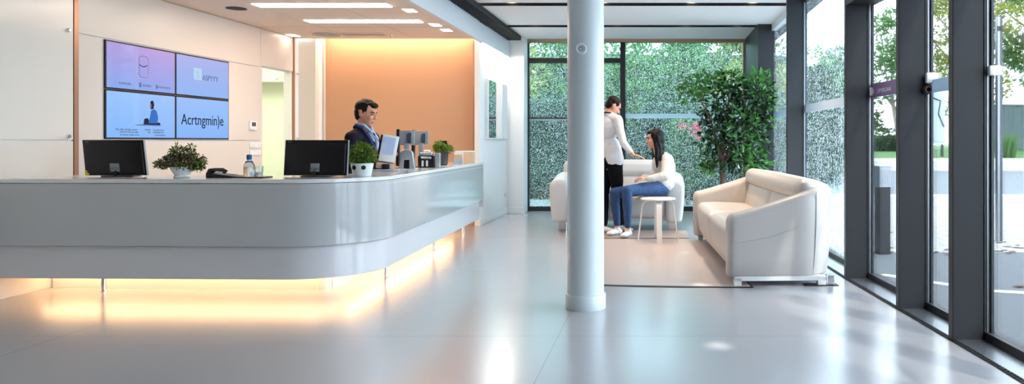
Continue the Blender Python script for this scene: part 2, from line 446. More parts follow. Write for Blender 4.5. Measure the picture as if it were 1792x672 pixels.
# ceilings
cr = struct(boxo('ceiling_reception', M['ceil_warm'], -5.17, -2.55, -4.2, 10.44, Zr, Zr + .06), 'lowered warm white ceiling above the reception desk', 'ceiling')
boxo('cove_lid', M['ceil_warm'], -5.17, -2.5, 10.44, 10.9, 2.9, 2.95, cr)
boxo('cove_upstand', M['ceil_warm'], -4.86, -2.55, 10.44, 10.46, Zr + .05, 2.92, cr)
boxo('cove_light', M['led_warm'], -4.8, -2.62, 10.47, 10.50, 2.76, 2.77, cr)
for y in (2.2, 4.9, 7.55, 9.35):
    boxo('ceiling_joint', M['carcass'], -5.05, -2.56, y, y + .006, Zr - .0015, Zr, cr)
for x in (-4.25, -3.4):
    boxo('ceiling_joint', M['carcass'], x, x + .006, -4, 10.43, Zr - .0015, Zr, cr)
area('cove_wash', (-3.72, 10.56, 2.80), (math.radians(28), 0, 0), 2.1, .08, 14, (1, .80, .58))
fa = struct(boxo('beam_fascia', M['fascia'], -2.55, -2.50, -4.2, 12.6, Zr - .02, 2.93), 'pale blue white fascia beam between the two ceilings', 'beam')
boxo('light_strip', M['led_wall'], -2.547, -2.515, 10.8, 12.55, Zr - .032, Zr - .021, fa)
area('wall_wash', (-2.48, 11.7, 2.62), (0, math.radians(-20), 0), .05, 1.7, 20, (1, .95, .9))
tr = struct(boxo('trim_air_diffuser', M['slot'], -2.50, -2.30, -4.2, 12.55, 2.925, 2.995), 'black slatted air diffuser running along the fascia beam', 'air diffuser')
bm = B()
for k in range(60): 
    y = 6.8 + k * .095
    box(bm, -2.495, -2.31, y, y + .02, 2.905, 2.926)
finish(bm, 'diffuser_slats', M['black'], tr)
lc = struct(boxo('ceiling_lobby', M['slot'], -2.6, 1.8, -4.2, 13.1, 3.14, 3.2), 'white lobby ceiling panels split by black slots', 'ceiling')
ys = [-4.2]; s = 11.5
slots = [11.5 - 1.83 * k for k in range(9)][::-1]
prev = -4.2
for s in slots + [13.2]:
    boxo('ceiling_panel', M['ceil'], -2.52, xin(min(prev + 1, 12)) + .26, prev, s - .11 if s < 13 else 13.1, Zc, 3.14, lc)
    prev = s + .11
boxo('slot_wall', M['slot'], -2.52, 1.75, 11.39, 11.392, 3.003, 3.14, lc)
for s in slots:
    boxo('slot_side', M['slot'], -2.52, 1.78, s + .105, s + .111, Zc, 3.14, lc)
# downlights inside the black slots
first = None
k = 0
for s in slots[-4:]:
    for x in (-1.9, -.7, .45, 1.25):
        if x == -.7 and s > 10: x = -.62
        lb = 'small round downlight in the %s black ceiling slot, %s' % ({11.5: 'farthest', 9.67: 'second'}.get(round(s, 2), 'overhead'), {-1.9: 'beside the fascia beam', -.7: 'above the white column', -.62: 'above the white column', .45: 'over the loveseat side', 1.25: 'near the glass wall'}[x])
        if first is None:
            first = empty('downlight', (x, s, 3.03), label=lb, cat='downlight', group='downlights in the black ceiling slots')
            bm = B(); lathe(bm, [(.075, 0), (.095, 0), (.095, .03), (.075, .03), (.075, 0)], n=24); finish(bm, 'ring', M['tan'], first, True)
            bm = B(); lathe(bm, [(0, .012), (.073, .012), (.073, .02), (0, .02)], n=24); finish(bm, 'bulb', M['lamp_small'], first)
        else: dup(first, (x, s, 3.03), label=lb)
# far end glass wall (window_1)
def facade():
    w1 = empty('window_1', (0, 0, 0)); struct(w1, 'rain speckled glass end wall in dark frames facing the garden', 'window')
    Y = 13.0
    f = M['frame']
    boxo('window_frame', M['wood_hd'], -2.26, 1.56, Y - .06, Y + .08, 2.945, 3.0, w1, .003, 1)
    boxo('window_frame', f, -2.26, 1.56, Y - .04, Y + .08, 0.0, .075, w1, .003, 1)
    boxo('window_frame', f, -2.26, -2.235, Y - .04, Y + .06, .075, 2.945, w1)
    boxo('window_frame', M['wood_hd'], 1.50, 1.535, Y - .05, Y + .06, .075, 2.945, w1)
    boxo('mullion', f, -.645, -.555, Y - .05, Y + .06, .075, 2.945, w1, .003, 1)
    boxo('transom', f, -2.235, -.645, Y - .045, Y + .05, 2.59, 2.67, w1, .003, 1)
    boxo('transom', f, -2.235, -.645, Y - .02, Y + .03, 1.615, 1.635, w1)
    boxo('pane', M['glass_far'], -2.235, -.6, Y, Y + .012, .075, 2.945, w1)
    boxo('pane', M['glass_far'], -.56, 1.50, Y, Y + .012, .075, 2.945, w1)
    boxo('frosted_band', M['frost'], -2.235, -.645, Y - .004, Y, 1.58, 1.615, w1)
    boxo('frosted_band', M['frost_light'], -.555, 1.50, Y - .004, Y, 1.62, 1.70, w1)
    struct(boxo('trim_corner', M['frame'], 1.535, 1.80, 11.3, 13.1, 0, 3.0), 'dark grey corner pier between the end glass and side glass', 'trim')
    # side glass
    fins = [9.0, 6.55, 5.36, 4.52, 3.55, 2.5, 1.3]
    nm = ['farthest of the dark window fins, behind the near sofa back', 'broad dark window fin right of the near sofa', 'dark window fin with the round lock and white bracket', 'tall dark window fin nearest the viewer in the picture', ]
    for i, y in enumerate(fins):
        x = xin(y)
        t = empty('trim_%d' % (i + 2), (0, 0, 0)); struct(t, nm[i] if i < 4 else 'dark window fin of the side glass behind the viewpoint', 'trim')
        boxo('fin', M['frame'], x, x + .19, y, y + .07, 0, 3.0, t, .004, 1)
        boxo('gasket', M['framedark'], x + .19, x + .205, y - .005, y + .06, 0, 3.0, t)
        boxo('aluminium_channel', M['alu'], x + .205, x + .222, y - .01, y + .05, 0.02, 3.0, t)
        boxo('sash', M['framedark'], x + .222, x + .238, y - .03, y + .05, 0.02, 3.0, t)
    al = [11.3] + fins
    for i in range(len(al) - 1):
        y1, y0 = al[i], al[i + 1]
        w = empty('window_%d' % (i + 2), (0, 0, 0))
        lab = ['rain streaked side pane behind the potted tree', 'rain streaked side pane between the first two fins', 'clear side pane with the purple film strip', 'clear side pane with a grey band and leafy tree outside', 'clear side pane at the right edge with the pole outside'][i] if i < 5 else 'clear side pane behind the viewpoint'
        struct(w, lab, 'window')
        xa, xb = xin(y0) + .222, xin(y1) + .222
        def strip(name, m, off0, off1, z0, z1, ya=y0 + .0, yb=y1):
            bm = B()
            poly = [(xa + off0, ya), (xa + off1, ya), (xb + off1, yb), (xb + off0, yb)]
            prism(bm, poly, z0, z1)
            return finish(bm, name, m, w)
        rainy = i < 2
        strip('pane', M['glass_rain'] if rainy else M['glass'], 0, .012, .06, 2.93)
        strip('window_frame', M['frame'], -.03, .05, 0, .06)
        strip('window_frame', M['fascia'] if i < 1 else M['frame'], -.03, .05, 2.90, 3.0)
        if i >= 2: strip('header', M['frame'], -.22, .03, 2.42, 2.62)
        strip('sill', M['alu'], -.20, -.03, 0.0, .012)
        if i not in (2, 4): strip('frosted_band', M['frost'], -.004, 0, 1.565, 1.66)
        if i == 2:
            strip('film_strip', M['purple'], -.004, 0, 1.60, 1.72)
            ang = math.atan2(yb_ := (y1 - y0), xb - xa)
            mx = Matrix(((( xa-xb)/math.hypot(xb-xa,y1-y0), 0, -1, 0), ((y0-y1)/math.hypot(xb-xa,y1-y0), 0, 0, 0), (0, 1, 0, 0), (0, 0, 0, 1)))
            mx = Matrix.Translation((xa + (xb - xa) * .72 - .012, y0 + (y1 - y0) * .72, 1.632)) @ mx
            text('UPVISUAA', .05, mx, M['fascia'], w, sx=1.4)
    # floor grille along the glass
    g = empty('trim_floor_grille', (0, 0, 0)); struct(g, 'black ribbed drainage grille along the foot of the side glass', 'floor grille')
    bm = B(); yv = [-4 + .5 * k for k in range(33)]
    yv = [y for y in yv if y < 11.2] + [11.3]
    for a, b in zip(yv, yv[1:]):
        prism(bm, [(xin(a) - .005, a), (xin(a) + .045, a), (xin(b) + .045, b), (xin(b) - .005, b)], 0, .006)
    finish(bm, 'channel', M['slot'], g)
    bm = B(); y = 2.8
    while y < 8.5:
        x = xin(y); box(bm, x, x + .04, y, y + .010, .006, .011); y += .03
    finish(bm, 'ribs', M['frame'], g)
    # roof rim added outside to keep sun patches off the floor
    struct(boxo('roof_sun_blocker', M['frame'], 1.9, 2.1, -4.2, 13.1, 3.0, 3.14), 'dark roof rim added outside the side glass to block sun', 'roof')
    # door hardware
    h = empty('door_closer_bracket', (xin(6.55) + .21, 6.53, 1.655), label='small white bracket on the fin beside the purple film strip', cat='bracket')
    boxo('plate', M['white_plastic'], -.01, .05, -.03, .0, -.035, .035, h, .004, 2, smooth=True); boxo('clip', M['white_plastic'], .01, .05, -.05, -.03, -.02, .02, h, .004, 2, smooth=True)
    h = empty('lock_bracket', (xin(5.36) + .195, 5.34, 1.60), label='white bracket with round dark lock on the middle fin', cat='lock')
    boxo('white_cover', M['white_plastic'], -.015, .045, -.04, .0, .035, .11, h, .006, 2, smooth=True)
    bm = B(); lathe(bm, [(0, 0), (.034, 0), (.034, .02), (.026, .03), (.016, .03), (.012, .022), (0, .022)], n=24, Mx=Matrix.Translation((.0, -.0, -.01)) @ Matrix.Rotation(PI / 2, 4, 'X')); finish(bm, 'lock_cylinder', M['black_gloss'], h, True)
    bm = B(); lathe(bm, [(.018, 0), (.022, 0), (.022, .004), (.018, .004), (.018, 0)], n=24, Mx=Matrix.Translation((.0, -.03, -.01)) @ Matrix.Rotation(PI / 2, 4, 'X')); finish(bm, 'lock_ring', M['copper'], h, True)
    h = empty('handle_bracket', (xin(4.52) + .20, 4.50, 1.645), label='pale clip bracket on the fin nearest the right edge', cat='bracket')
    boxo('clip', M['white_plastic'], -.0, .075, -.04, .0, -.03, .03, h, .008, 2, smooth=True)
facade()

# ================================================================== COLUMN
def column():
    c = empty('column', (-.524, 5.45, 0)); struct(c, 'round white column standing in the middle of the lobby floor', 'column')
    bm = B(); lathe(bm, [(0, 0), (.134, 0), (.134, 3.0), (0, 3.0)], n=64); finish(bm, 'shaft', M['column'], c, True)
    bm = B(); lathe(bm, [(.134, 0), (.146, 0), (.147, .004), (.147, .098), (.142, .106), (.134, .108)], n=64); finish(bm, 'collar', M['column'], c, True)
    s = empty('wall_detector', (-.545, 5.316, 1.88), label='small round white disc with dark mark on the column', cat='disc plate')
    R = Matrix.Rotation(PI / 2, 4, 'X')
    bm = B(); lathe(bm, [(0, 0), (.042, 0), (.042, .006), (.036, .012), (.030, .012), (.028, .007), (0, .007)], n=32, Mx=R); finish(bm, 'disc', M['column'], s, True)
    bm = B(); lathe(bm, [(.011, .007), (.017, .007), (.017, .011), (.011, .011), (.011, .007)], n=24, Mx=R); box(bm, -.012, .012, -.0115, -.007, .009, .017); finish(bm, 'emblem', M['silver_plastic'], s, True)
column()

# ================================================================== RECEPTION COUNTER
def counter_path(inset=0.0, x0=-5.043, y1=9.95):
    # outer edge, then inset towards the inside
    pts = []
    sl = .03
    pts_raw = []
    n1 = 14
    for k in range(n1):
        x = x0 + (-2.80 - x0) * k / n1
        pts_raw.append(V((x, 5.53 + (-2.80 - x) * sl)))
    cx, cy, R = -2.80, 6.15, .62
    for k in range(25):
        a = -PI / 2 + math.radians(-2) + (PI / 2 + math.radians(2)) * k / 24
        pts_raw.append(V((cx + R * math.cos(a), cy + R * math.sin(a))))
    for k in range(1, 15):
        y = cy + (y1 - cy) * k / 14
        pts_raw.append(V((-2.18 - .15 * k / 14, y)))
    out = []
    for i, p in enumerate(pts_raw):
        d = (pts_raw[min(i + 1, len(pts_raw) - 1)] - pts_raw[max(0, i - 1)]).normalized()
        nrm = V((-d.y, d.x))
        ins = inset(i, len(pts_raw)) if callable(inset) else inset
        out.append(p + nrm * ins)
    return out
def ribbon(name, m, ins0, ins1, z0, z1, parent, x0=-5.043, y1=9.95, smooth=True, rnd=0):
    a = counter_path(ins0, x0, y1); b = counter_path(ins1, x0, y1)
    bm = B(); q = []
    for p, r in zip(a, b):
        q.append([bm.verts.new((p.x, p.y, z0)), bm.verts.new((p.x, p.y, z1)), bm.verts.new((r.x, r.y, z1)), bm.verts.new((r.x, r.y, z0))])
    for s, t in zip(q, q[1:]):
        for k in range(4): bm.faces.new((s[k], s[(k + 1) % 4], t[(k + 1) % 4], t[k]))
    bm.faces.new(q[0]); bm.faces.new(q[-1])
    o = finish(bm, name, m, parent, smooth)
    if rnd:
        md = o.modifiers.new('b', 'BEVEL'); md.width = rnd; md.segments = 3; md.limit_method = 'ANGLE'
    return o
def counter():
    r = empty('reception_desk', (-3.1, 6.6, 0), label='long glossy pale grey reception desk with rounded corner, glowing underneath', cat='reception desk')
    r.location = (0, 0, 0)
    def wd(a, b): return lambda i, n: a if i < 14 else (a + (b - a) * min(1, (i - 14) / 24) if i < 39 else b)
    ribbon('countertop', M['ctop'], -.004, wd(.62, .50), .905, .935, r, rnd=.003)
    ribbon('front_panel', M['counter'], 0, .03, .432, .902, r, rnd=.004)
    ribbon('lower_panel', M['counter_low'], .05, .08, .178, .428, r, rnd=.006)
    ribbon('joint_line', M['carcass'], -.0008, .01, .8755, .878, r)
    ribbon('shadow_gap', M['carcass'], .02, .3, .426, .433, r)
    ribbon('base_plate', M['counter_low'], .08, wd(.60, .48), .225, .245, r)
    ribbon('rear_panel', M['carcass'], wd(.58, .46), wd(.60, .48), .245, .90, r)
    ribbon('plinth', M['white_lacquer'], wd(.58, .50), wd(.60, .52), 0.0, .245, r)
    boxo('end_panel', M['counter_low'], -2.85, -2.33, 9.95, 9.975, .34, .935, r, .002, 1)
    ribbon('light_strip', M['led_floor'], wd(.49, .38), wd(.53, .42), .214, .224, r, y1=9.9)
    ribbon('led_shield_lip', M['counter_low'], wd(.40, .30), wd(.41, .31), .200, .226, r)  # unseen lip added to shield the LED and shorten its floor glow
    for x, y in ((-4.50, 6.04), (-2.42, 6.62), (-2.50, 8.3), (-2.56, 9.8)):
        bm = B(); lathe(bm, [(0, 0), (.032, 0), (.032, .006), (.019, .01), (.019, .225), (0, .225)], c=(x, y, 0), n=20)
        finish(bm, 'leg', M['chrome'], r, True)
    return r
counter()
CT = .935

# ------------------------------------------------------------------ monitors on the desk
def monitor(name, loc, rz, W, H, label, skew=0.0, sticker=False, word='AUNS'):
    t = empty(name, loc, rz, label, 'monitor', 'black monitors seen from behind on the desk')
    Mx = Matrix.Rotation(math.radians(-6), 4, 'X') @ Matrix.Translation((0, 0, .010))
    sh = Matrix.Identity(4); sh[0][2] = skew
    Mx = sh @ Mx
    boxo('casing', M['black_gloss'], -W / 2, W / 2, -.012, .014, 0, H, t, .004, 2, Mx, True)
    boxo('screen', M['label_ink'], -W / 2 + .012, W / 2 - .012, .014, .016, .02, H - .012, t, Mx=Mx)
    boxo('rear_bulge', M['black_gloss'], -W * .47, W * .47, -.020, -.010, .015, H - .03, t, .004, 3, Mx, True)
    boxo('bezel_edge', M['silver_plastic'], W / 2 - .001, W / 2 + .002, -.010, .013, .0, H, t, Mx=Mx)
    lbm = boxo('rear_label', M['label_grey'], -.036, .036, -.024, -.020, .028, .095, t, .002, 1, Mx)
    text(word, .024, Mx @ Matrix.Translation((0, -.0245, .045)) @ Matrix.Rotation(PI / 2, 4, 'X'), M['label_ink'], lbm, sx=1.1)
    text('TEFO', .012, Mx @ Matrix.Translation((-W / 2 + .035, -.0135, H - .022)) @ Matrix.Rotation(PI / 2, 4, 'X'), M['label_grey'], t, name='small_logo')
    boxo('stand_neck', M['black_gloss'], -.006, .006, -.03, -.018, .004, .05, t, .003, 2, smooth=True)
    boxo('stand_foot', M['black_gloss'], -.11, .11, -.03, .13, 0, .008, t, .004, 2, smooth=True)
    if sticker: boxo('yellow_tag', M['yellow'], -W / 2 + .0, -W / 2 + .03, -.02, -.013, 0.0, .04, t, .003, 1, Mx)
    return t
monitor('desktop_monitor', (-4.345, 5.98, CT), math.radians(6), .46, .285, 'black monitor at the left end of the desk, left of the bushy plant', skew=-.16, sticker=True, word='FATTO')
monitor('desktop_monitor', (-2.74, 5.96, CT), 0, .505, .285, 'black monitor near the desk corner, beside the receptionist in the suit', word='AUNS')

# ------------------------------------------------------------------ plants on the desk
def pot_plant(loc, label, pot, foliage, n, size, lm, prof, dots=False, potmat='pot_white', stems=10, seed=3, shell=.3):
    t = empty('potted_plant', loc, 0, label, 'potted plant')
    bm = B(); lathe(bm, prof, n=40); finish(bm, 'pot', M[potmat], t, True)
    top = max(z for r, z in prof); rt = max(r for r, z in prof if z > top - .01)
    bm = B(); lathe(bm, [(0, top - .015), (rt * .93, top - .015), (rt * .93, top - .02), (0, top - .02)], n=24); finish(bm, 'soil', M['soil'], t)
    bm = B(); rnd = random.Random(seed)
    for k in range(stems):
        c, r = rnd.choice(foliage)
        e = V(c) + V((rnd.uniform(-.5, .5) * r[0], rnd.uniform(-.5, .5) * r[1], rnd.uniform(-.2, .5) * r[2]))
        tube(bm, [(rnd.uniform(-.02, .02), rnd.uniform(-.02, .02), top - .02), (e.x * .4, e.y * .4, top + (e.z - top) * .5), e], [.003, .0025, .0015], n=5)
    finish(bm, 'stem', M['bark'], t)
    bm = B(); leaves(bm, foliage, n, size, shell=shell, seed=seed); finish(bm, 'foliage', M[lm], t)
    return t
P1 = pot_plant((-3.71, 5.80, CT), 'spreading bushy green plant in white bowl, left on the desk', 0,
    [((0, 0, .125), (.13, .12, .07)), ((-.09, 0, .12), (.085, .08, .05)), ((.09, 0, .13), (.085, .08, .06)), ((.0, 0, .19), (.07, .06, .05)), ((.075, 0, .20), (.028, .03, .055)), ((-.15, 0, .105), (.05, .04, .03)), ((.13, 0, .10), (.05, .04, .05))], 1900, .024, 'leaf_dry',
    [(0, 0), (.055, 0), (.06, .006), (.05, .02), (.075, .06), (.082, .085), (.076, .085), (.07, .06), (0, .05)], seed=4)
bm = B(); leaves(bm, [((-.02, -.02, .21), (.05, .05, .04)), ((.08, 0, .235), (.02, .02, .03)), ((-.17, 0, .11), (.04, .03, .02)), ((.03, -.06, .09), (.03, .02, .02)), ((.13, -.03, .1), (.05, .03, .05))], 330, .03, shell=.2, seed=9); finish(bm, 'foliage', M['leaf_pot'], P1)
P2 = pot_plant((-2.43, 6.12, CT), 'round leafy green plant in white pot with black dots, by the suited receptionist', 0,
    [((-.005, 0, .185), (.105, .10, .085)), ((-.05, 0, .15), (.065, .07, .055)), ((.05, 0, .16), (.065, .07, .055)), ((0, 0, .225), (.06, .06, .05))], 1500, .026, 'leaf_pot',
    [(0, 0), (.068, 0), (.072, .004), (.09, .098), (.093, .104), (.087, .104), (.08, .09), (0, .085)], seed=5)
for a in (-115, -62):
    R = Matrix.Rotation(math.radians(a), 4, 'Z') @ Matrix.Translation((.084, 0, .07)) @ Matrix.Rotation(PI / 2, 4, 'Y')
    bm = B(); lathe(bm, [(0, -.004), (.018, -.004), (.018, .004), (0, .004)], n=20, Mx=R); finish(bm, 'black_dot', M['black_gloss'], P2)
P3 = pot_plant((-2.545, 8.80, CT), 'green plant in tall dark vase at the back of the side counter', 0,
    [((0, 0, .20), (.10, .09, .055)), ((-.04, 0, .23), (.06, .05, .05)), ((.06, 0, .19), (.06, .06, .04))], 700, .034, 'leaf_pot',
    [(0, 0), (.05, 0), (.06, .01), (.075, .15), (.077, .16), (.07, .16), (.06, .14), (0, .13)], potmat='pot_dark', seed=6)

# ------------------------------------------------------------------ phone, tray, bottle, glass
def phone():
    t = empty('desk_phone', (-3.40, 5.84, CT), math.radians(-8), 'black desk phone lying between the bushy plant and water bottle', 'phone')
    bm = B(); prism(bm, [(-.10, 0), (.13, 0), (.13, .012), (-.02, .03), (-.10, .04)], -.07, .08, Matrix.Rotation(PI / 2, 4, 'X'))
    o = finish(bm, 'body', M['black_gloss'], t, True); md = o.modifiers.new('b', 'BEVEL'); md.width = .004; md.segments = 2
    bm = B(); tube(bm, [(-.11, -.03, .035), (-.10, -.03, .05), (-.05, -.03, .062), (.01, -.03, .06), (.03, -.03, .045)], [.02, .022, .014, .016, .02], n=14); finish(bm, 'handset', M['pot_dark'], t, True)
    bm = B()
    for i in range(3):
        for j in range(4): box(bm, .035 + i * .022, .05 + i * .022, -.05 + j * .025, -.035 + j * .025, .012, .024 - i * .002)
    finish(bm, 'keypad', M['label_grey'], t)
phone()
def tray():
    t = tag(boxo('serving_tray', M['tray'], -.115, .115, -.07, .07, 0, .010, bevel=.004), 'small dark tray under the water bottle on the desk', 'tray')
    t.location = (-3.15, 5.80, CT)
    b = empty('water_bottle', (-3.185, 5.80, CT + .010), 0, 'clear water bottle with blue cap standing on the dark tray', 'bottle')
    bm = B(); lathe(bm, [(0, 0), (.036, 0), (.04, .006), (.042, .05), (.040, .085), (.026, .112), (.014, .122), (.014, .135), (0, .135)], n=32); finish(bm, 'glass_body', M['glass_small'], b, True)
    bm = B(); lathe(bm, [(0, .13), (.017, .13), (.019, .135), (.019, .165), (.015, .17), (0, .17)], n=24); finish(bm, 'cap', M['bluecap'], b, True)
    bm = B(); lathe(bm, [(.0275, .112), (.029, .112), (.023, .121), (.0215, .121), (.0275, .112)], n=24); finish(bm, 'neck_ring', M['bluecap'], b, True)
    g = empty('drinking_glass', (-3.105, 5.79, CT + .010), 0, 'short clear drinking glass beside the blue capped bottle', 'glass')
    bm = B(); lathe(bm, [(0, 0), (.026, 0), (.033, .082), (.031, .082), (.024, .008), (0, .008)], n=28); finish(bm, 'tumbler', M['glass_small'], g, True)
    bm = B(); lathe(bm, [(0, .008), (.024, .009), (.028, .035), (0, .035)], n=24); finish(bm, 'water', M['glass_small'], g, True)
tray()

# ------------------------------------------------------------------ devices on the side counter
def devices():
    # touch screen terminal
    t = empty('touch_terminal', (-2.575, 7.03, CT), math.radians(22), 'tilted touch screen terminal with pale display in front of the receptionist', 'terminal')
    Mx = Matrix.Translation((0, 0, .06)) @ Matrix.Rotation(math.radians(10), 4, 'Y')
    boxo('housing', M['black_gloss'], -.085, .075, -.012, .03, .02, .28, t, .008, 2, Mx, True)
    boxo('bezel', M['white_plastic'], -.068, .08, -.02, -.010, .03, .285, t, .006, 2, Mx, True)
    boxo('display', M['shirt'], -.055, .052, -.023, -.019, .10, .265, t, Mx=Mx)
    boxo('stand', M['tan'], -.09, .07, -.03, .05, .02, .08, t, .01, 2, Matrix.Rotation(math.radians(8), 4, 'Y'), True)
    boxo('base', M['silver_plastic'], -.11, .12, -.08, .08, 0, .022, t, .006, 2, smooth=True)
    boxo('card_slot', M['black_gloss'], -.03, .04, -.05, -.02, .022, .07, t, .006, 2, smooth=True)
    # microphone stalk
    g = empty('gooseneck_microphone', (-2.70, 7.02, CT), 0, 'thin dark gooseneck microphone rising behind the touch terminal', 'microphone')
    bm = B(); tube(bm, [(0, .22, 0), (-.0, .22, .15), (-.005, .22, .27), (-.05, .21, .345)], .003, n=8); finish(bm, 'stalk', M['black'], g, True)
    bm = B(); tube(bm, [(-.045, .21, .34), (-.062, .21, .365)], [.006, .007], n=10); finish(bm, 'capsule', M['black'], g, True)
    bm = B(); lathe(bm, [(0, 0), (.03, 0), (.028, .012), (0, .014)], c=(0, .22, 0), n=24); finish(bm, 'foot', M['black'], g, True)
    # two silver backed screens
    for loc, rz, lab in (((-2.575, 7.62, CT), 8, 'silver backed screen with dark side edge, left of the pair on the side counter'), ((-2.585, 8.12, CT), 4, 'silver backed screen, right of the pair on the side counter')):
        t = empty('counter_screen', loc, math.radians(rz), lab, 'screen', 'silver backed screens on the side counter')
        R = Matrix.Rotation(math.radians(-4), 4, 'X')
        boxo('rear_shell', M['silver_plastic'], -.07, .080, -.014, .014, .245, .395, t, .005, 2, R, True)
        boxo('side_edge', M['black_gloss'], -.100, -.066, -.02, .03, .03, .41, t, .010, 3, R @ Matrix.Shear('XZ', 4, (.14, 0)) if False else R, True)
        boxo('vent_slot', M['label_ink'], .012, .050, -.018, -.013, .262, .37, t, .003, 1, R)
        boxo('port', M['bluecap'], -.0, .01, -.018, -.013, .27, .36, t, Mx=R)
        boxo('neck', M['silver_plastic'], -.02, .03, -.01, .012, .02, .26, t, .005, 2, smooth=True)
        boxo('foot', M['silver_plastic'], -.085, .085, -.06, .05, 0, .018, t, .005, 2, smooth=True)
    # arched card reader
    t = empty('card_reader', (-2.50, 7.42, CT), math.radians(10), 'silver arched card reader below the left silver screen', 'card reader')
    bm = B()
    poly = [(-.07, 0), (-.062, .13)] + [(.0 + .062 * -math.cos(a), .15 + .052 * math.sin(a)) for a in [PI * k / 12 for k in range(1, 12)]] + [(.066, .13), (.085, 0), (.03, 0), (.028, .10), (-.022, .10), (-.03, 0)]
    prism(bm, poly, -.05, .04, Matrix.Rotation(PI / 2, 4, 'X'))
    o = finish(bm, 'arch_body', M['silver_plastic'], t, True); md = o.modifiers.new('b', 'BEVEL'); md.width = .004; md.segments = 2; md.limit_method = 'ANGLE'
    boxo('recess', M['black_gloss'], -.026, .026, -.02, .03, 0, .098, t)
    boxo('base', M['white_plastic'], -.085, .095, -.065, .06, -.0, .012, t, .003, 1)
    # dark receipt printer with openings
    t = empty('receipt_printer', (-2.475, 8.0, CT), math.radians(6), 'dark receipt printer with pale front slots below the right silver screen', 'printer')
    boxo('body', M['black_gloss'], -.09, .085, -.05, .05, .0, .13, t, .010, 3, smooth=True)
    boxo('paper_lid', M['silver_plastic'], -.075, .06, -.045, .045, .13, .165, t, .012, 3, smooth=True)
    boxo('front_plate', M['silver_plastic'], -.06, .05, -.055, -.049, .095, .118, t, .003, 1)
    for x in (-.05, -.005): boxo('front_slot', M['white_plastic'], x, x + .022, -.055, -.049, .015, .078, t, .002, 1)
    boxo('side_cover', M['silver_plastic'], .085, .135, -.04, .045, 0, .16, t, .010, 2, smooth=True)
    boxo('paper_roll', M['white_plastic'], -.04, .03, -.02, .02, .163, .19, t, .012, 3, smooth=True)
    # pens cup etc
    t = empty('table_number_sign', (-2.60, 9.05, CT), math.radians(4), 'small dark card sign standing behind the dark vase plant', 'sign')
    boxo('card', M['black_gloss'], -.035, .04, -.004, .004, .20, .29, t, .002, 1); boxo('card_window', M['frost'], -.015, .02, -.006, -.004, .22, .255, t)
    boxo('stem', M['alu'], -.004, .004, -.004, .004, .01, .2, t); boxo('foot', M['alu'], -.03, .03, -.03, .03, 0, .01, t, .002, 1)
    t = empty('cardboard_box', (-2.49, 9.62, CT), math.radians(3), 'tan box with white lid at the far end of the side counter', 'box')
    boxo('carton', M['tan'], -.11, .11, -.06, .06, 0, .15, t, .004, 2, smooth=True); boxo('lid', M['white_plastic'], -.113, .113, -.063, .063, .145, .16, t, .003, 2, smooth=True)
    t = empty('brochure_holder', (-2.44, 9.12, CT), math.radians(5), 'small white brochure holder beside the dark vase plant', 'brochure holder')
    boxo('back', M['white_plastic'], -.055, .055, .02, .028, 0, .15, t, .002, 1); boxo('pocket', M['frost'], -.055, .055, -.028, -.022, 0, .07, t, .002, 1); boxo('brochures', M['tan'], -.048, .048, -.02, .018, .004, .12, t, .002, 1)
    boxo('holder_base', M['white_plastic'], -.055, .055, -.028, .028, 0, .006, t)
devices()

# ================================================================== VIDEO WALL on the left wall
def screen_mat(name, c1, c2, s):
    m = bpy.data.materials.new(name)
    t, N, L = nt(m); N.clear()
    co = N.new('ShaderNodeTexCoord'); gr = N.new('ShaderNodeSeparateXYZ'); L.new(co.outputs['Generated'], gr.inputs[0])
    cr = N.new('ShaderNodeValToRGB'); cr.color_ramp.elements[0].color = (*c1, 1); cr.color_ramp.elements[1].color = (*c2, 1)
    L.new(gr.outputs['Z'], cr.inputs[0])
    e = N.new('ShaderNodeEmission'); e.inputs[1].default_value = s; L.new(cr.outputs[0], e.inputs[0])
    g = N.new('ShaderNodeBsdfGlossy'); g.inputs['Roughness'].default_value = .05; g.inputs[0].default_value = (.06, .06, .06, 1)
    a = N.new('ShaderNodeAddShader'); L.new(e.outputs[0], a.inputs[0]); L.new(g.outputs[0], a.inputs[1])
    o = N.new('ShaderNodeOutputMaterial'); L.new(a.outputs[0], o.inputs[0])
    return m
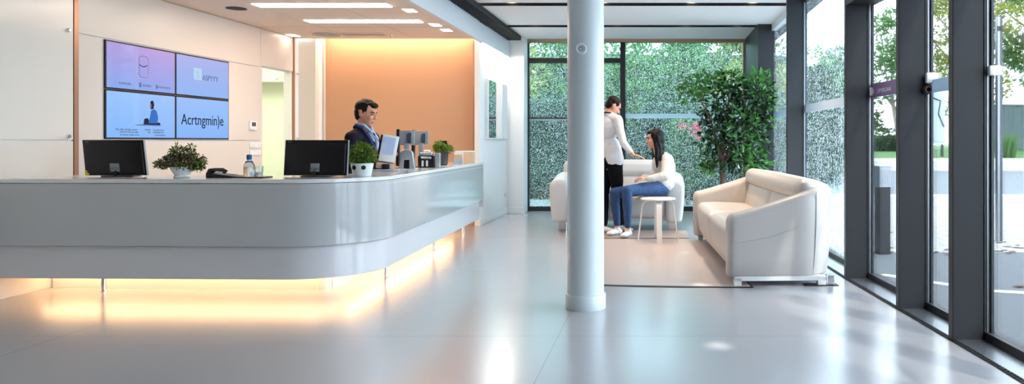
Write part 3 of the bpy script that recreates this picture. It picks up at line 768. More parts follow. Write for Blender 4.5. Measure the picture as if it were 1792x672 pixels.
def videowall():
    y0, ym, y1, z0, zm, z1 = 6.775, 7.765, 8.735, 1.238, 1.70, 2.152
    X = -5.05
    inks = {'dark': emit('screen_ink', (.02, .03, .06), 1), 'pale': emit('screen_pale', (.45, .62, .82), 1), 'mid': emit('screen_mid', (.12, .18, .32), 1), 'shirt': emit('screen_shirt', (.05, .16, .50), 1), 'skin': emit('screen_skin', (.35, .18, .12), 1)}
    specs = [(y0, ym, zm, z1, (.24, .36, .78), (.42, .32, .66), 'top left video wall screen showing an outlined device'), (ym, y1, zm, z1, (.24, .42, .82), (.33, .40, .76), 'top right video wall screen with a pale square logo'),
             (y0, ym, z0, zm, (.22, .44, .86), (.30, .50, .88), 'bottom left video wall screen with a seated figure picture'), (ym, y1, z0, zm, (.20, .42, .86), (.28, .48, .86), 'bottom right video wall screen showing one large word')]
    R = Matrix(((0, 0, 1, 0), (1, 0, 0, 0), (0, 1, 0, 0), (0, 0, 0, 1)))   # text x -> +y, y -> +z, normal +x
    def flat(bm, pts, d):  # polygon in (u=y, v=z)
        prism(bm, pts, d - .001, d, R)
    for i, (a, b, c, d, c1, c2, lab) in enumerate(specs):
        t = empty('wall_screen', (X, a, c), 0, lab, 'screen', 'four screens of the video wall')
        W, H = b - a, d - c
        boxo('bezel', M['black_gloss'], 0, .016, .002, W - .002, .002, H - .002, t, .002, 1)
        e = .016
        boxo('display', screen_mat('display_%d' % i, c1, c2, 1.0), .015, .018, e, W - e, e, H - e, t)
        dx = .020
        if i == 0:
            bm = B()
            # outlined handset
            def ring(cx, cz, w, h, r, th):
                o, n_ = [], []
                for q, (sx, sz) in enumerate(((1, 1), (-1, 1), (-1, -1), (1, -1))):
                    for k in range(7):
                        an = math.radians(90 * q + 15 * k)
                        o.append((cx + sx * (w - r) + r * math.cos(an), cz + sz * (h - r) + r * math.sin(an)))
                        n_.append((cx + sx * (w - r) + (r - th) * math.cos(an), cz + sz * (h - r) + (r - th) * math.sin(an)))
                n = len(o)
                for k in range(n): flat(bm, [o[k], o[(k + 1) % n], n_[(k + 1) % n], n_[k]], dx)
            ring(.49, .26, .085, .13, .05, .006)
            bl = finish(bm, 'device_outline', emit('outline_pink', (.55, .40, .62), 1), t)
            bm = B(); ring(.505, .245, .065, .105, .03, .003); finish(bm, 'device_edge', inks['dark'], t)
            bm = B()
            for k in range(8): flat(bm, [(.44 + .014 * k, .262 - .018 * math.sin(PI * k / 8)), (.44 + .014 * (k + 1), .262 - .018 * math.sin(PI * (k + 1) / 8)), (.44 + .014 * (k + 1), .270 - .018 * math.sin(PI * (k + 1) / 8)), (.44 + .014 * k, .270 - .018 * math.sin(PI * k / 8))], dx + .001)
            finish(bm, 'device_slot', inks['dark'], t)
            for u, s_ in ((.25, 'EUOROOIEL'), (.55, 'IINTERIO'), (.80, 'VR IUVCUICOI')):
                text(s_, .030, Matrix.Translation((dx, u, .055)) @ R, inks['mid'], t, 'caption')
            bm = B(); flat(bm, [(.44, .045), (.47, .045), (.47, .09), (.44, .09)], dx); finish(bm, 'small_icon', inks['mid'], t)
            bm = B(); flat(bm, [(.68, .045), (.70, .045), (.70, .085), (.68, .085)], dx); finish(bm, 'small_icon', inks['mid'], t)
        if i == 1:
            bm = B(); flat(bm, [(.30, .19), (.44, .19), (.44, .32), (.30, .32)], dx); finish(bm, 'square_logo', inks['pale'], t)
            text('S', .11, Matrix.Translation((dx + .001, .37, .21)) @ R, emit('logo_s', (.35, .52, .80), 1), t, 'logo_letter')
            text('ASPYYY', .085, Matrix.Translation((dx, .60, .195)) @ R, inks['mid'], t)
        if i == 2:
            bm = B(); flat(bm, [(.38, .135), (.74, .135), (.76, .150), (.62, .155), (.40, .142)], dx); finish(bm, 'figure_shadow', inks['mid'], t)
            bm = B(); flat(bm, [(.50, .145), (.74, .145), (.745, .165), (.66, .175), (.59, .17), (.56, .21), (.51, .20)], dx + .001); finish(bm, 'figure_legs', inks['dark'], t)
            bm = B(); flat(bm, [(.57, .16), (.70, .16), (.71, .22), (.69, .28), (.655, .30), (.61, .29), (.59, .22)], dx + .002); finish(bm, 'figure_shirt', inks['shirt'], t)
            bm = B(); flat(bm, [(.60, .30), (.64, .30), (.65, .35), (.635, .385), (.60, .38), (.59, .34)], dx + .003); finish(bm, 'figure_hair', inks['dark'], t)
            bm = B(); flat(bm, [(.585, .315), (.605, .31), (.61, .35), (.59, .355)], dx + .004); finish(bm, 'figure_face', inks['skin'], t)
            for u, v, s_ in ((.27, .085, 'Met: Ailla onf pluon poaaaa'), (.30, .062, '-Aolla elvs ollov praoppe'), (.31, .035, 'Ao dottow olollas pooas'), (.72, .085, 'Coonoloorono'), (.72, .062, 'Aoolloaaloo mo'), (.74, .035, 'o aloveoaolooo'), (.56, .088, 'ooplooo'), (.58, .060, 'UB')):
                text(s_, .026, Matrix.Translation((dx, u, v)) @ R, inks['mid'], t, 'caption')
        if i == 3:
            text('Acrtngmin)e', .165, Matrix.Translation((dx, .47, .16)) @ R, inks['dark'], t, sx=.92)
    th = empty('thermostat', (X, 9.18, 1.36), 0, 'white wall thermostat with dark display beside the doorway', 'thermostat')
    boxo('case', M['white_plastic'], 0, .025, 0, .15, 0, .11, th, .004, 2, smooth=True); boxo('display', M['label_ink'], .024, .028, .03, .12, .045, .095, th)
    first = True
    for z, lab in ((1.165, 'upper white switch plate left of the doorway'), (1.07, 'lower white switch plate left of the doorway')):
        s = empty('switch_plate', (X, 9.20, z), 0, lab, 'switch', 'two switch plates by the doorway')
        boxo('plate', M['white_plastic'], 0, .010, 0, .25, -.03, .035, s, .002, 1)
        for k in range(3): boxo('rocker', M['white_lacquer'], .010, .015, .012 + k * .08, .078 + k * .08, -.02, .025, s, .002, 1)
videowall()

# ================================================================== RECEPTION CEILING FITTINGS
def ceiling_fittings():
    a = None
    for x0, x1, y, lab in ((-4.25, -2.82, 7.85, 'long recessed strip light, nearer one over the reception desk'), (-4.2, -2.82, 8.9, 'long recessed strip light, farther one over the reception desk')):
        t = empty('strip_light', (x0, y, Zr), 0, lab, 'ceiling light', 'recessed strip lights over reception')
        boxo('trim_frame', M['white_plastic'], 0, x1 - x0, -.12, .12, -.004, -.0, t); boxo('diffuser', M['lamp'], .01, x1 - x0 - .01, -.09, .09, -.009, -.004, t)
    for x, y, lab in ((-2.72, 8.17, 'small square downlight nearest the strip lights'), (-2.74, 9.18, 'small square downlight, left of the close pair'), (-2.73, 9.62, 'small square downlight, right of the close pair'), (-4.95, 10.1, 'small square downlight in the corner above the doorway')):
        t = empty('square_downlight', (x, y, Zr), 0, lab, 'downlight', 'square downlights over reception')
        boxo('trim_frame', M['white_plastic'], -.07, .07, -.11, .11, -.004, 0, t); boxo('lens', M['lamp_small'], -.055, .055, -.09, .09, -.008, -.004, t)
    t = empty('ceiling_speaker', (-4.56, 8.05, Zr), 0, 'round black ceiling opening above the video wall', 'ceiling speaker')
    bm = B(); lathe(bm, [(0, 0), (.10, 0), (.105, -.006), (.09, -.008), (0, -.004)], n=32); finish(bm, 'grille', M['slot'], t, True)
    t = empty('ceiling_vent', (-4.45, 10.0, Zr), 0, 'round pale ceiling vent near the cove', 'vent')
    bm = B()
    for r in (.05, .085, .12, .155): lathe(bm, [(r, 0), (r + .022, 0), (r + .018, -.012), (r, 0)], n=36)
    finish(bm, 'rings', M['carcass'], t, True)
    t = empty('ceiling_grille', (-3.95, 9.98, Zr), 0, 'rectangular pale ceiling grille in front of the cove', 'vent')
    boxo('frame', M['ceil_warm'], -.3, .3, -.11, .11, -.008, 0, t, .002, 1)
    bm = B()
    for k in range(9): box(bm, -.28, .28, -.09 + k * .021, -.082 + k * .021, -.012, -.008)
    finish(bm, 'slats', M['carcass'], t)
    t = empty('ceiling_sprinkler', (-3.62, 10.1, Zr), 0, 'tiny sprinkler head below the ceiling grille', 'sprinkler')
    bm = B(); lathe(bm, [(0, 0), (.02, 0), (.018, -.01), (.007, -.015), (.007, -.03), (.017, -.034), (0, -.036)], n=16); finish(bm, 'nozzle', M['chrome'], t, True)
    t = empty('hanging_sign', (-2.495, 7.95, 2.78), 0, 'small black sign plate on the fascia beam', 'sign')
    boxo('plate', M['black_gloss'], 0, .03, -.06, .06, -.0, .17, t, .003, 1)
    text('VWJ', .045, Matrix.Translation((.032, 0, .06)) @ Matrix(((0, 0, 1, 0), (1, 0, 0, 0), (0, 1, 0, 0), (0, 0, 0, 1))), M['white_plastic'], t)
ceiling_fittings()

# mirror on the white wall
t = empty('wall_mirror', (-2.55, 11.0, 1.25), 0, 'tall shallow boxed mirror with white side on the white wall', 'mirror')
boxo('box_frame', M['white_plastic'], 0, .05, 0, 1.35, 0, .90, t, .004, 2, smooth=True)
boxo('mirror_glass', M['mirror'], .05, .054, .03, .93, .02, .88, t)
boxo('white_panel', M['wall'], .05, .062, .95, 1.34, .01, .89, t, .002, 1)
sk = empty('wall_socket', (-2.55, 12.42, .32), 0, 'small white socket low on the white side wall', 'socket')
boxo('plate', M['white_plastic'], 0, .01, -.05, .05, -.04, .04, sk, .003, 1); boxo('insert', M['frost'], .010, .014, -.03, .03, -.02, .02, sk, .002, 1)

# lamps of the lobby ceiling
for x, y, p in ((.1, 9.67, 120), (1.0, 7.84, 300), (-.7, 9.67, 25)):
    l = bpy.data.lights.new('spot', 'SPOT'); l.energy = p; l.color = (1, .72, .50); l.spot_size = math.radians(95); l.spot_blend = .9; l.shadow_soft_size = .12
    o = bpy.data.objects.new('spot', l); C.objects.link(o); o.location = (x, y, 2.98)
# ================================================================== MATS
def mats():
    t = empty('floor_mat', (0, 0, 0), 0, 'large taupe floor mat with thin black edge in front of the near sofa', 'floor mat')
    poly = [(-.62, 6.22), (.75, 6.18), (1.2, 6.9), (1.2, 9.24), (-.86, 9.24)]
    poly = [(-.62, 6.28), (-.2, 6.22), (.2, 6.185), (.72, 6.17), (.80, 6.17), (.66, 9.26), (-.86, 9.26)]
    bm = B(); prism(bm, poly, 0, .005); finish(bm, 'edge_band', M['black'], t)
    c = V((.2, 7.7))
    bm = B(); prism(bm, [(p[0] + (.022 if p[0] < c.x else -.022), p[1] + (.035 if p[1] < c.y else -.05)) for p in poly], .001, .008); finish(bm, 'surface', M['mat_floor'], t)
    t = empty('entrance_mat', (0, 0, 0), 0, 'brown floor mat under the feet of the two people', 'floor mat')
    boxo('surface', M['mat_brown'], -.95, .40, 9.32, 10.12, 0, .006, t)
mats()

# ================================================================== SOFAS
def rcush(bm, x0, x1, y0, y1, z0, z1, r=.05, puff=.0, n=10, Mx=None):
    """soft cushion: superellipse-rounded box"""
    nx, ny, nz = n, n, n
    r0 = bmesh.ops.create_cube(bm, size=2)
    vs = r0['verts']
    fs = list({f for v in vs for f in v.link_faces}); es = list({e for v in vs for e in v.link_edges})
    rr = bmesh.ops.subdivide_edges(bm, edges=es, cuts=n, use_grid_fill=True)
    allv = list(bm.verts)
    h = V(((x1 - x0) / 2, (y1 - y0) / 2, (z1 - z0) / 2)); c = V(((x0 + x1) / 2, (y0 + y1) / 2, (z0 + z1) / 2))
    r = min(r, h.x, h.y, h.z)
    for v in allv:
        u = v.co.copy()
        # warp parameter to cluster near edges
        w_ = V([math.copysign(abs(a) ** .75, a) if abs(a) > 1e-9 else 0 for a in u])
        p = V((w_.x * h.x, w_.y * h.y, w_.z * h.z))
        q = V([max(-(h[i] - r), min(h[i] - r, p[i])) for i in range(3)])
        d = p - q
        if d.length > 1e-7:
            p = q + d.normalized() * r if max(abs(d[i]) / r for i in range(3)) > .999 or True and (abs(u.x) > .999 or abs(u.y) > .999 or abs(u.z) > .999) else p
        e = Vector((1 - u.x ** 2, 1 - u.y ** 2, 1 - u.z ** 2))
        p.x += puff * .5 * math.copysign(1, u.x) * e.y * e.z if abs(u.x) > .999 else 0
        p.y += puff * .7 * math.copysign(1, u.y) * e.x * e.z if abs(u.y) > .999 else 0
        p.z += puff * math.copysign(1, u.z) * e.x * e.y if abs(u.z) > .999 else 0
        v.co = p + c
    if Mx is not None: bmesh.ops.transform(bm, matrix=Mx, verts=allv)
    return allv

def sofa(loc, rz, L, D, Ha, Hb, t, label, lm, seatz=.43, nc=2, roll=.92, rc=.30, seam=None, front_leg='frame', base=.13, hw=.5):
    root = empty('sofa', loc, rz, label, 'sofa')
    hl = L / 2
    # U-shaped shell path (centreline)
    path = []
    x = hl - t / 2
    yb = D - t / 2
    n = 10
    rr = rc - t / 2
    for k in range(n + 1): path.append((V((-x, (yb - rr) * k / n)), V((-1, 0))))
    for k in range(1, 13):
        a = PI - (PI / 2) * k / 12
        path.append((V((-x + rr + rr * math.cos(a), yb - rr + rr * math.sin(a))), V((math.cos(a), math.sin(a)))))
    m_ = 14
    for k in range(1, m_): path.append((V((-x + rr + (2 * x - 2 * rr) * k / m_, yb)), V((0, 1))))
    for k in range(0, 13):
        a = PI / 2 - (PI / 2) * k / 12
        path.append((V((x - rr + rr * math.cos(a), yb - rr + rr * math.sin(a))), V((math.cos(a), math.sin(a)))))
    for k in range(n - 1, -1, -1): path.append((V((x, (yb - rr) * k / n)), V((1, 0))))
    def top(y):
        u = max(0, min(1, y / D)); u = u ** 1.1
        return Ha + (Hb - Ha) * u
    bm = B()
    rings = []
    R = t * .38
    def section(p, nrm, zt, shrink, fwd):
        # closed loop of the cross-section (offset along normal, z)
        h = t / 2 - shrink; zt2 = zt - shrink; z0 = base + shrink * .4
        r = min(R, h * .98)
        pts = []
        pts.append((-h + .02, z0)); pts.append((-h, z0 + .03))
        for k in range(1, 5): pts.append((-h, z0 + .03 + (zt2 - r - z0 - .03) * k / 4))
        for k in range(1, 7): a = PI - PI / 2 * k / 6; pts.append((-h + r + r * math.cos(a), zt2 - r + r * math.sin(a)))
        for k in range(0, 7): a = PI / 2 - PI / 2 * k / 6; pts.append((h - r + r * math.cos(a), zt2 - r + r * math.sin(a)))
        for k in range(1, 5):
            zz = zt2 - r - (zt2 - r - z0 - .03) * k / 4
            pts.append((h - .035 * (k / 4) ** 2, zz))
        pts.append((h - .055, z0))
        return [bm.verts.new((p.x + nrm.x * o + fwd[0], p.y + nrm.y * o + fwd[1], z)) for o, z in pts]
    capr = .06
    for k in range(6):
        a = PI / 2 * (1 - k / 6)
        rings.append(section(path[0][0], path[0][1], top(0), capr * (1 - math.cos(a)) , (0, -capr * math.sin(a) + capr * 0)))
    for p, nrm in path: rings.append(section(p, nrm, top(p.y), 0, (0, 0)))
    for k in range(5, -1, -1):
        a = PI / 2 * (1 - k / 6)
        rings.append(section(path[-1][0], path[-1][1], top(0), capr * (1 - math.cos(a)), (0, -capr * math.sin(a))))
    nr = len(rings[0])
    for a, b in zip(rings, rings[1:]):
        for k in range(nr): bm.faces.new((a[k], a[(k + 1) % nr], b[(k + 1) % nr], b[k]))
    bm.faces.new(rings[0]); bm.faces.new(rings[-1])
    finish(bm, 'arm_and_back_shell', M[lm], root, 'all')
    # seams
    bm = B()
    for s in (-1, 1):
        pts = []
        a = math.radians(25)
        for z in [base + .02 + (top(D * .8) - base - .06) * k / 10 for k in range(11)]:
            pts.append((s * (x - rr + (rr + t / 2 + .001) * math.cos(a)), yb - rr + (rr + t / 2 + .001) * math.sin(a), z))
        u = [base + .02 + (top(D * .8) - base - .06) * k / 10 for k in range(11)]
        pts = [(p[0] - s * .035 * (max(0, 1 - (k / 8)) ** 2), p[1] - .02 * (max(0, 1 - (k / 8)) ** 2), p[2]) for k, p in enumerate(pts)]
        tube(bm, pts, .004, n=6)
        if seam:
            tube(bm, [(s * (x + t / 2 - .003), -.02, seam[0]), (s * (x + t / 2 - .003), D * .35, seam[0] + (seam[1] - seam[0]) * .45), (s * (x + t / 2 - .002), yb - rr, seam[1])], .003, n=6)
    finish(bm, 'seam_piping', M['piping'], root, True)
    # base
    xi = hl - t
    boxo('base', M[lm], -xi - .01, xi + .01, .03, D - .08, base + .01, seatz - .12, root, .01, 2, smooth=True)
    wdt = 2 * xi / nc
    for k in range(nc):
        a = -xi + wdt * k; b = a + wdt
        # seat cushion, drops over the front
        bm = B(); vs = rcush(bm, a + .003, b - .003, -.035, D - .30, base + .03, seatz + .035, r=.075, puff=.02, n=12)
        for v in vs:
            if v.co.z > seatz - .1: v.co.z -= .035 * max(0, (v.co.y - .2)) 
            if v.co.y < .05 and v.co.z < seatz - .08: v.co.y += .03 * (seatz - .08 - v.co.z) / .2
        finish(bm, 'seat_cushion', M[lm], root, 'all')
        Mb = Matrix.Translation((0, D - .36, seatz)) @ Matrix.Rotation(math.radians(-14), 4, 'X')
        bm = B(); rcush(bm, a + .003, b - .003, 0, .20, -.06, .30, r=.06, puff=.018, n=12, Mx=Mb); finish(bm, 'back_cushion', M[lm], root, 'all')
    Mh = Matrix.Translation((0, D - .33, seatz + .265)) @ Matrix.Rotation(math.radians(-8), 4, 'X')
    wd2 = (2 * xi + t * hw)
    for k in range(1):
        a = -xi - t * hw / 2 + wd2 * k; b = a + wd2
        bm = B(); rcush(bm, a + .001, b - .001, -.02, .25, 0, roll - seatz - .265, r=.085, puff=.010, n=24, Mx=Mh); finish(bm, 'headrest', M[lm], root, 'all')
    # legs
    if front_leg == 'frame':
        for s in (1, -1):
            bm = B()
            xx = s * (hl - .075)
            box(bm, xx - .035, xx + .035, .0, D - .12, base - .025, base + .012); box(bm, xx - .035, xx + .035, .0, .06, .006, base); box(bm, xx - .035, xx + .035, D - .19, D - .12, .006, base)
            finish(bm, 'leg_frame', M['white_lacquer'], root)
            boxo('leg', M['chrome'], xx - .03, xx + .03, D - .11, D - .05, .004, base + .02, root, .004, 1)
        boxo('leg', M['chrome'], -.03, .03, .10, .16, .004, base + .02, root, .004, 1)
        boxo('foot_plate', M['black'], hl - .12, hl - .02, D - .30, D - .02, .0, .008, root)
    else:
        for sx in (-1, 1):
            for yy in (.05, D - .15):
                boxo('leg', M['chrome'], sx * (hl - .17) - .055, sx * (hl - .17) + .055, yy, yy + .05, 0, base + .02, root, .004, 1)
    return root
sofa((.575, 7.70, .0), math.radians(-87.1), 3.02, .90, .61, .885, .20, 'long cream leather sofa by the side glass, seen from its end', 'leather', seatz=.45, roll=.90, rc=.36, seam=(.36, .50), base=.07)
sofa((-.545, 10.12, 0), 0, 1.84, .92, .70, .82, .26, 'white leather loveseat facing the viewer, behind the two people', 'leather_cool', seatz=.46, roll=.955, rc=.40, front_leg='block', base=.12, hw=1.15)

# ================================================================== SIDE TABLE / STOOL
def stool():
    t = empty('side_table', (.01, 9.1, .006), math.radians(4), 'round white side table with bent plywood legs in front of the seated woman', 'side table')
    bm = B(); lathe(bm, [(0, .495), (.205, .495), (.215, .500), (.217, .508), (.215, .516), (.208, .52), (0, .52)], n=48); finish(bm, 'tabletop', M['white_lacquer'], t, True)
    for k in range(4):
        a = -PI / 2 + k * PI / 2
        prof = []
        pts = [(.10, .485), (.15, .482), (.178, .462), (.192, .42), (.205, .32), (.225, .16), (.245, 0)]
        bm = B(); q = []
        for i, (r, z) in enumerate(pts):
            d0 = V(pts[min(i + 1, 6)]) - V(pts[max(i - 1, 0)]); d0.normalize(); nn = V((-d0.y, d0.x))
            w = .032 if k % 2 == 0 else .032
            row = []
            for off, side in ((-.009, -w), (-.009, w), (.009, w), (.009, -w)):
                rr_, zz = r + nn.x * off, max(0, z + nn.y * off)
                row.append(bm.verts.new((rr_ * math.cos(a) - side * math.sin(a), rr_ * math.sin(a) + side * math.cos(a), zz)))
            q.append(row)
        for s, u in zip(q, q[1:]):
            for j in range(4): bm.faces.new((s[j], s[(j + 1) % 4], u[(j + 1) % 4], u[j]))
        bm.faces.new(q[0]); bm.faces.new(q[-1])
        finish(bm, 'leg', M['white_lacquer'], t, True)
stool()

# ================================================================== POTTED TREE
def indoor_tree():
    X0, Y0 = .98, 11.15
    t = empty('potted_tree', (X0, Y0, 0), 0, 'tall potted tree with dense dark glossy leaves in the glass corner', 'potted tree')
    bm = B(); lathe(bm, [(0, 0), (.17, 0), (.18, .01), (.22, .40), (.225, .42), (.20, .42), (.19, .38), (0, .37)], n=40); finish(bm, 'planter', M['pot_grey'], t, True)
    bm = B(); lathe(bm, [(0, .385), (.19, .385), (.19, .38), (0, .38)], n=24); finish(bm, 'soil', M['soil'], t)
    bm = B(); tube(bm, [(0, 0, .38), (.01, 0, .6), (.0, 0, .78), (-.02, 0, .95), (0, .02, 1.15), (.02, 0, 1.5)], [.055, .048, .045, .04, .035, .02], n=14); finish(bm, 'trunk', M['bark'], t, True)
    tube_b = B()
    def P(px, py, dd=0): 
        d = Y0 + dd
        return ((px - 1150) * d / 1300 - X0, dd, 1.22 + (247 - py) * d / 1300)
    for e, r in ((P(1215, 150, -.2), .016), (P(1280, 140), .018), (P(1340, 150, .1), .016), (P(1320, 230, -.1), .014), (P(1245, 240, .1), .014), (P(1300, 280, -.1), .012)):
        tube(tube_b, [(0, 0, .85), (e[0] * .35, e[1] * .4, .85 + (e[2] - .85) * .5), e], [r * 1.3, r, r * .4], n=8)
    finish(tube_b, 'branches', M['bark'], t, True)
    def bl(px, py, rx, rz, dd=0, ry=.26):
        d = Y0 + dd
        return (P(px, py, dd), (rx * d / 1300, ry, rz * d / 1300))
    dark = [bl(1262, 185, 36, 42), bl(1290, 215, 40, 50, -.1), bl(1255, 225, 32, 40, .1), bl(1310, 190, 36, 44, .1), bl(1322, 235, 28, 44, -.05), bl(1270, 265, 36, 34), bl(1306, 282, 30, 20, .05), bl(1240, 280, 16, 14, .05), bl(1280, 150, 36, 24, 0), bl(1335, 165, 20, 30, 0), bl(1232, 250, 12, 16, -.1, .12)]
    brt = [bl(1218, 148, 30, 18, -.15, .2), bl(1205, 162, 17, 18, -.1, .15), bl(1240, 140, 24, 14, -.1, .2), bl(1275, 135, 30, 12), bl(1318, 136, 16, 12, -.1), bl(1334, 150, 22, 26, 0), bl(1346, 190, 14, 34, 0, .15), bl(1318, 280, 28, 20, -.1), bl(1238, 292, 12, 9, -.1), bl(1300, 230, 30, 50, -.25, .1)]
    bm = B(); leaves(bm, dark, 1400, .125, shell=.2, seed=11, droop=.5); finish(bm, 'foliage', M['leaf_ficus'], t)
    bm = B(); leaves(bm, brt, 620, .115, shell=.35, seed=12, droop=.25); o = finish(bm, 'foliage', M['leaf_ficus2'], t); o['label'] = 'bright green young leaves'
indoor_tree()

# ================================================================== PEOPLE
class Blob:
    def __init__(s): s.bm = bmesh.new()
    def ball(s, c, r, basis=None, u=20, v=14):
        if not hasattr(r, '__len__'): r = (r, r, r)
        Mx = Matrix.Translation(V(c))
        if basis is not None: Mx = Mx @ basis.to_4x4()
        Mx = Mx @ Matrix.Diagonal((*r, 1))
        bmesh.ops.create_uvsphere(s.bm, u_segments=u, v_segments=v, radius=1, matrix=Mx)
        return s
    def limb(s, pts):
        for (p, r) in pts: s.ball(p, r, u=16, v=10)
        for (p, r), (q, k) in zip(pts, pts[1:]):
            p, q = V(p), V(q)
            d = q - p
            if d.length < 1e-5: continue
            Mx = Matrix.Translation((p + q) / 2) @ d.to_track_quat('Z', 'Y').to_matrix().to_4x4()
            bmesh.ops.create_cone(s.bm, cap_ends=True, segments=18, radius1=r, radius2=k, depth=d.length, matrix=Mx)
        return s
    def bake(s, name, m, parent=None, voxel=.006, smooth=3, fold=0.0, fscale=.12):
        me = bpy.data.meshes.new(name); s.bm.to_mesh(me); s.bm.free()
        o = bpy.data.objects.new('tmp', me); C.objects.link(o)
        md = o.modifiers.new('r', 'REMESH'); md.mode = 'VOXEL'; md.voxel_size = voxel
        if smooth: sm = o.modifiers.new('s', 'SMOOTH'); sm.iterations = smooth; sm.factor = .6
        if fold:
            tx = bpy.data.textures.new('f', 'CLOUDS'); tx.noise_scale = fscale; tx.noise_depth = 2
            dp = o.modifiers.new('d', 'DISPLACE'); dp.texture = tx; dp.strength = fold; dp.mid_level = .5; dp.texture_coords = 'LOCAL'
        bpy.context.view_layer.update()
        nm = bpy.data.meshes.new_from_object(o.evaluated_get(bpy.context.evaluated_depsgraph_get()))
        bpy.data.objects.remove(o)
        nm.name = name
        nm.materials.clear(); nm.materials.append(m)
        nm.polygons.foreach_set('use_smooth', [True] * len(nm.polygons))
        r = bpy.data.objects.new(name, nm); C.objects.link(r)
        if parent: r.parent = parent
        return r

def basis(f, up=V((0, 0, 1))):
    f = V(f).normalized(); l = up.cross(f).normalized(); u = f.cross(l).normalized()
    return Matrix((f, l, u)).transposed()   # columns f, l, u

def head(bl, c, Bs, S):
    c = V(c); W = lambda f, l, u: c + Bs @ (V((f, l, u)) * S)
    e = lambda f, l, u, r: bl.ball(W(f, l, u), tuple(k * S for k in r), Bs)
    e(-.012, 0, .03, (.096, .074, .088))
    e(.02, 0, -.02, (.072, .064, .08))
    e(.045, 0, -.065, (.046, .044, .042)); e(.072, 0, -.096, (.021, .026, .018))
    e(.074, 0, .036, (.020, .048, .016)); e(.062, .033, -.022, (.028, .024, .026)); e(.062, -.033, -.022, (.028, .024, .026))
    bl.limb([(W(.088, 0, .018), .008 * S), (W(.108, 0, -.018), .011 * S)]); e(.098, .012, -.024, (.010, .008, .008)); e(.098, -.012, -.024, (.010, .008, .008))
    e(.086, 0, -.055, (.013, .022, .007)); e(.083, 0, -.068, (.013, .019, .007))
    for s in (1, -1): e(-.008, s * .074, -.002, (.019, .010, .032)); e(-.012, s * .079, .012, (.013, .007, .014))
    return W

def hand(bl, wrist, d, nrm, S=1.0, curl=.35, side=1):
    """d: pointing direction, nrm: back-of-hand normal, side: +1 thumb on +cross side"""
    d = V(d).normalized(); nrm = V(nrm); nrm = (nrm - d * nrm.dot(d)).normalized(); sd = d.cross(nrm) * side
    w = V(wrist)
    for k in range(4):
        o = sd * ((1.5 - k) * .019 * S)
        bl.limb([(w + d * .012 * S + o * .7, .015 * S), (w + d * .085 * S + o, .0115 * S)])
        ln = [.070, .080, .075, .058][k] * S
        p = w + d * .085 * S + o * 1.12; a = curl * .5; pts = [(p, .0095 * S)]
        for j, fr in enumerate((.42, .32, .26)):
            a += curl * .6
            p = p + (d * math.cos(a) - nrm * math.sin(a)) * ln * fr + sd * (1.5 - k) * .0012
            pts.append((p, (.0088, .0080, .0070)[j] * S))
        bl.limb(pts)
    b = w + d * .022 * S + sd * .022 * S
    bl.limb([(b, .014 * S), (b + (d * .55 + sd * .75 - nrm * .2).normalized() * .042 * S, .0112 * S), (b + (d * .8 + sd * .62 - nrm * .3).normalized() * .078 * S, .009 * S)])

def foot(bl, ankle, d, S=1.0, r=1.0):
    a = V(ankle); d = V((d[0], d[1], 0)).normalized(); g = V((a.x, a.y, 0))
    Bs = basis(d)
    bl.limb([(a, .038 * S * r), (g + V((0, 0, .045)) - d * .02, .040 * S * r)])
    bl.ball(g + d * -.035 + V((0, 0, .038)), (.045 * S * r, .036 * S * r, .037), Bs); bl.ball(g + d * .05 + V((0, 0, .036)), (.085 * S, .038 * S * r, .036), Bs)
    bl.ball(g + d * .125 + V((0, 0, .030)), (.065 * S, .042 * S * r, .029), Bs)

def eyes(W, S, Bs, parent):
    for s in (1, -1):
        b = Blob(); b.ball(W(.081, s * .031, .010), (.010 * S, .012 * S, .006 * S), Bs, 12, 8)
        me = bpy.data.meshes.new('eye'); b.bm.to_mesh(me); b.bm.free(); me.materials.append(M['eye']); o = bpy.data.objects.new('eye', me); C.objects.link(o); o.parent = parent
        b = Blob(); b.limb([(W(.090, s * .014, .030), .0042 * S), (W(.090, s * .032, .035), .0048 * S), (W(.078, s * .050, .028), .003 * S)])
        me = bpy.data.meshes.new('eyebrow'); b.bm.to_mesh(me); b.bm.free(); me.materials.append(M['hair']); o = bpy.data.objects.new('eyebrow', me); C.objects.link(o); o.parent = parent
    b = Blob(); b.ball(W(.092, 0, -.055), (.0095 * S, .021 * S, .005 * S), Bs, 14, 8); b.ball(W(.089, 0, -.066), (.0095 * S, .018 * S, .006 * S), Bs, 14, 8)
    me = bpy.data.meshes.new('lips'); b.bm.to_mesh(me); b.bm.free(); me.materials.append(M['lips']); o = bpy.data.objects.new('lips', me); C.objects.link(o); o.parent = parent

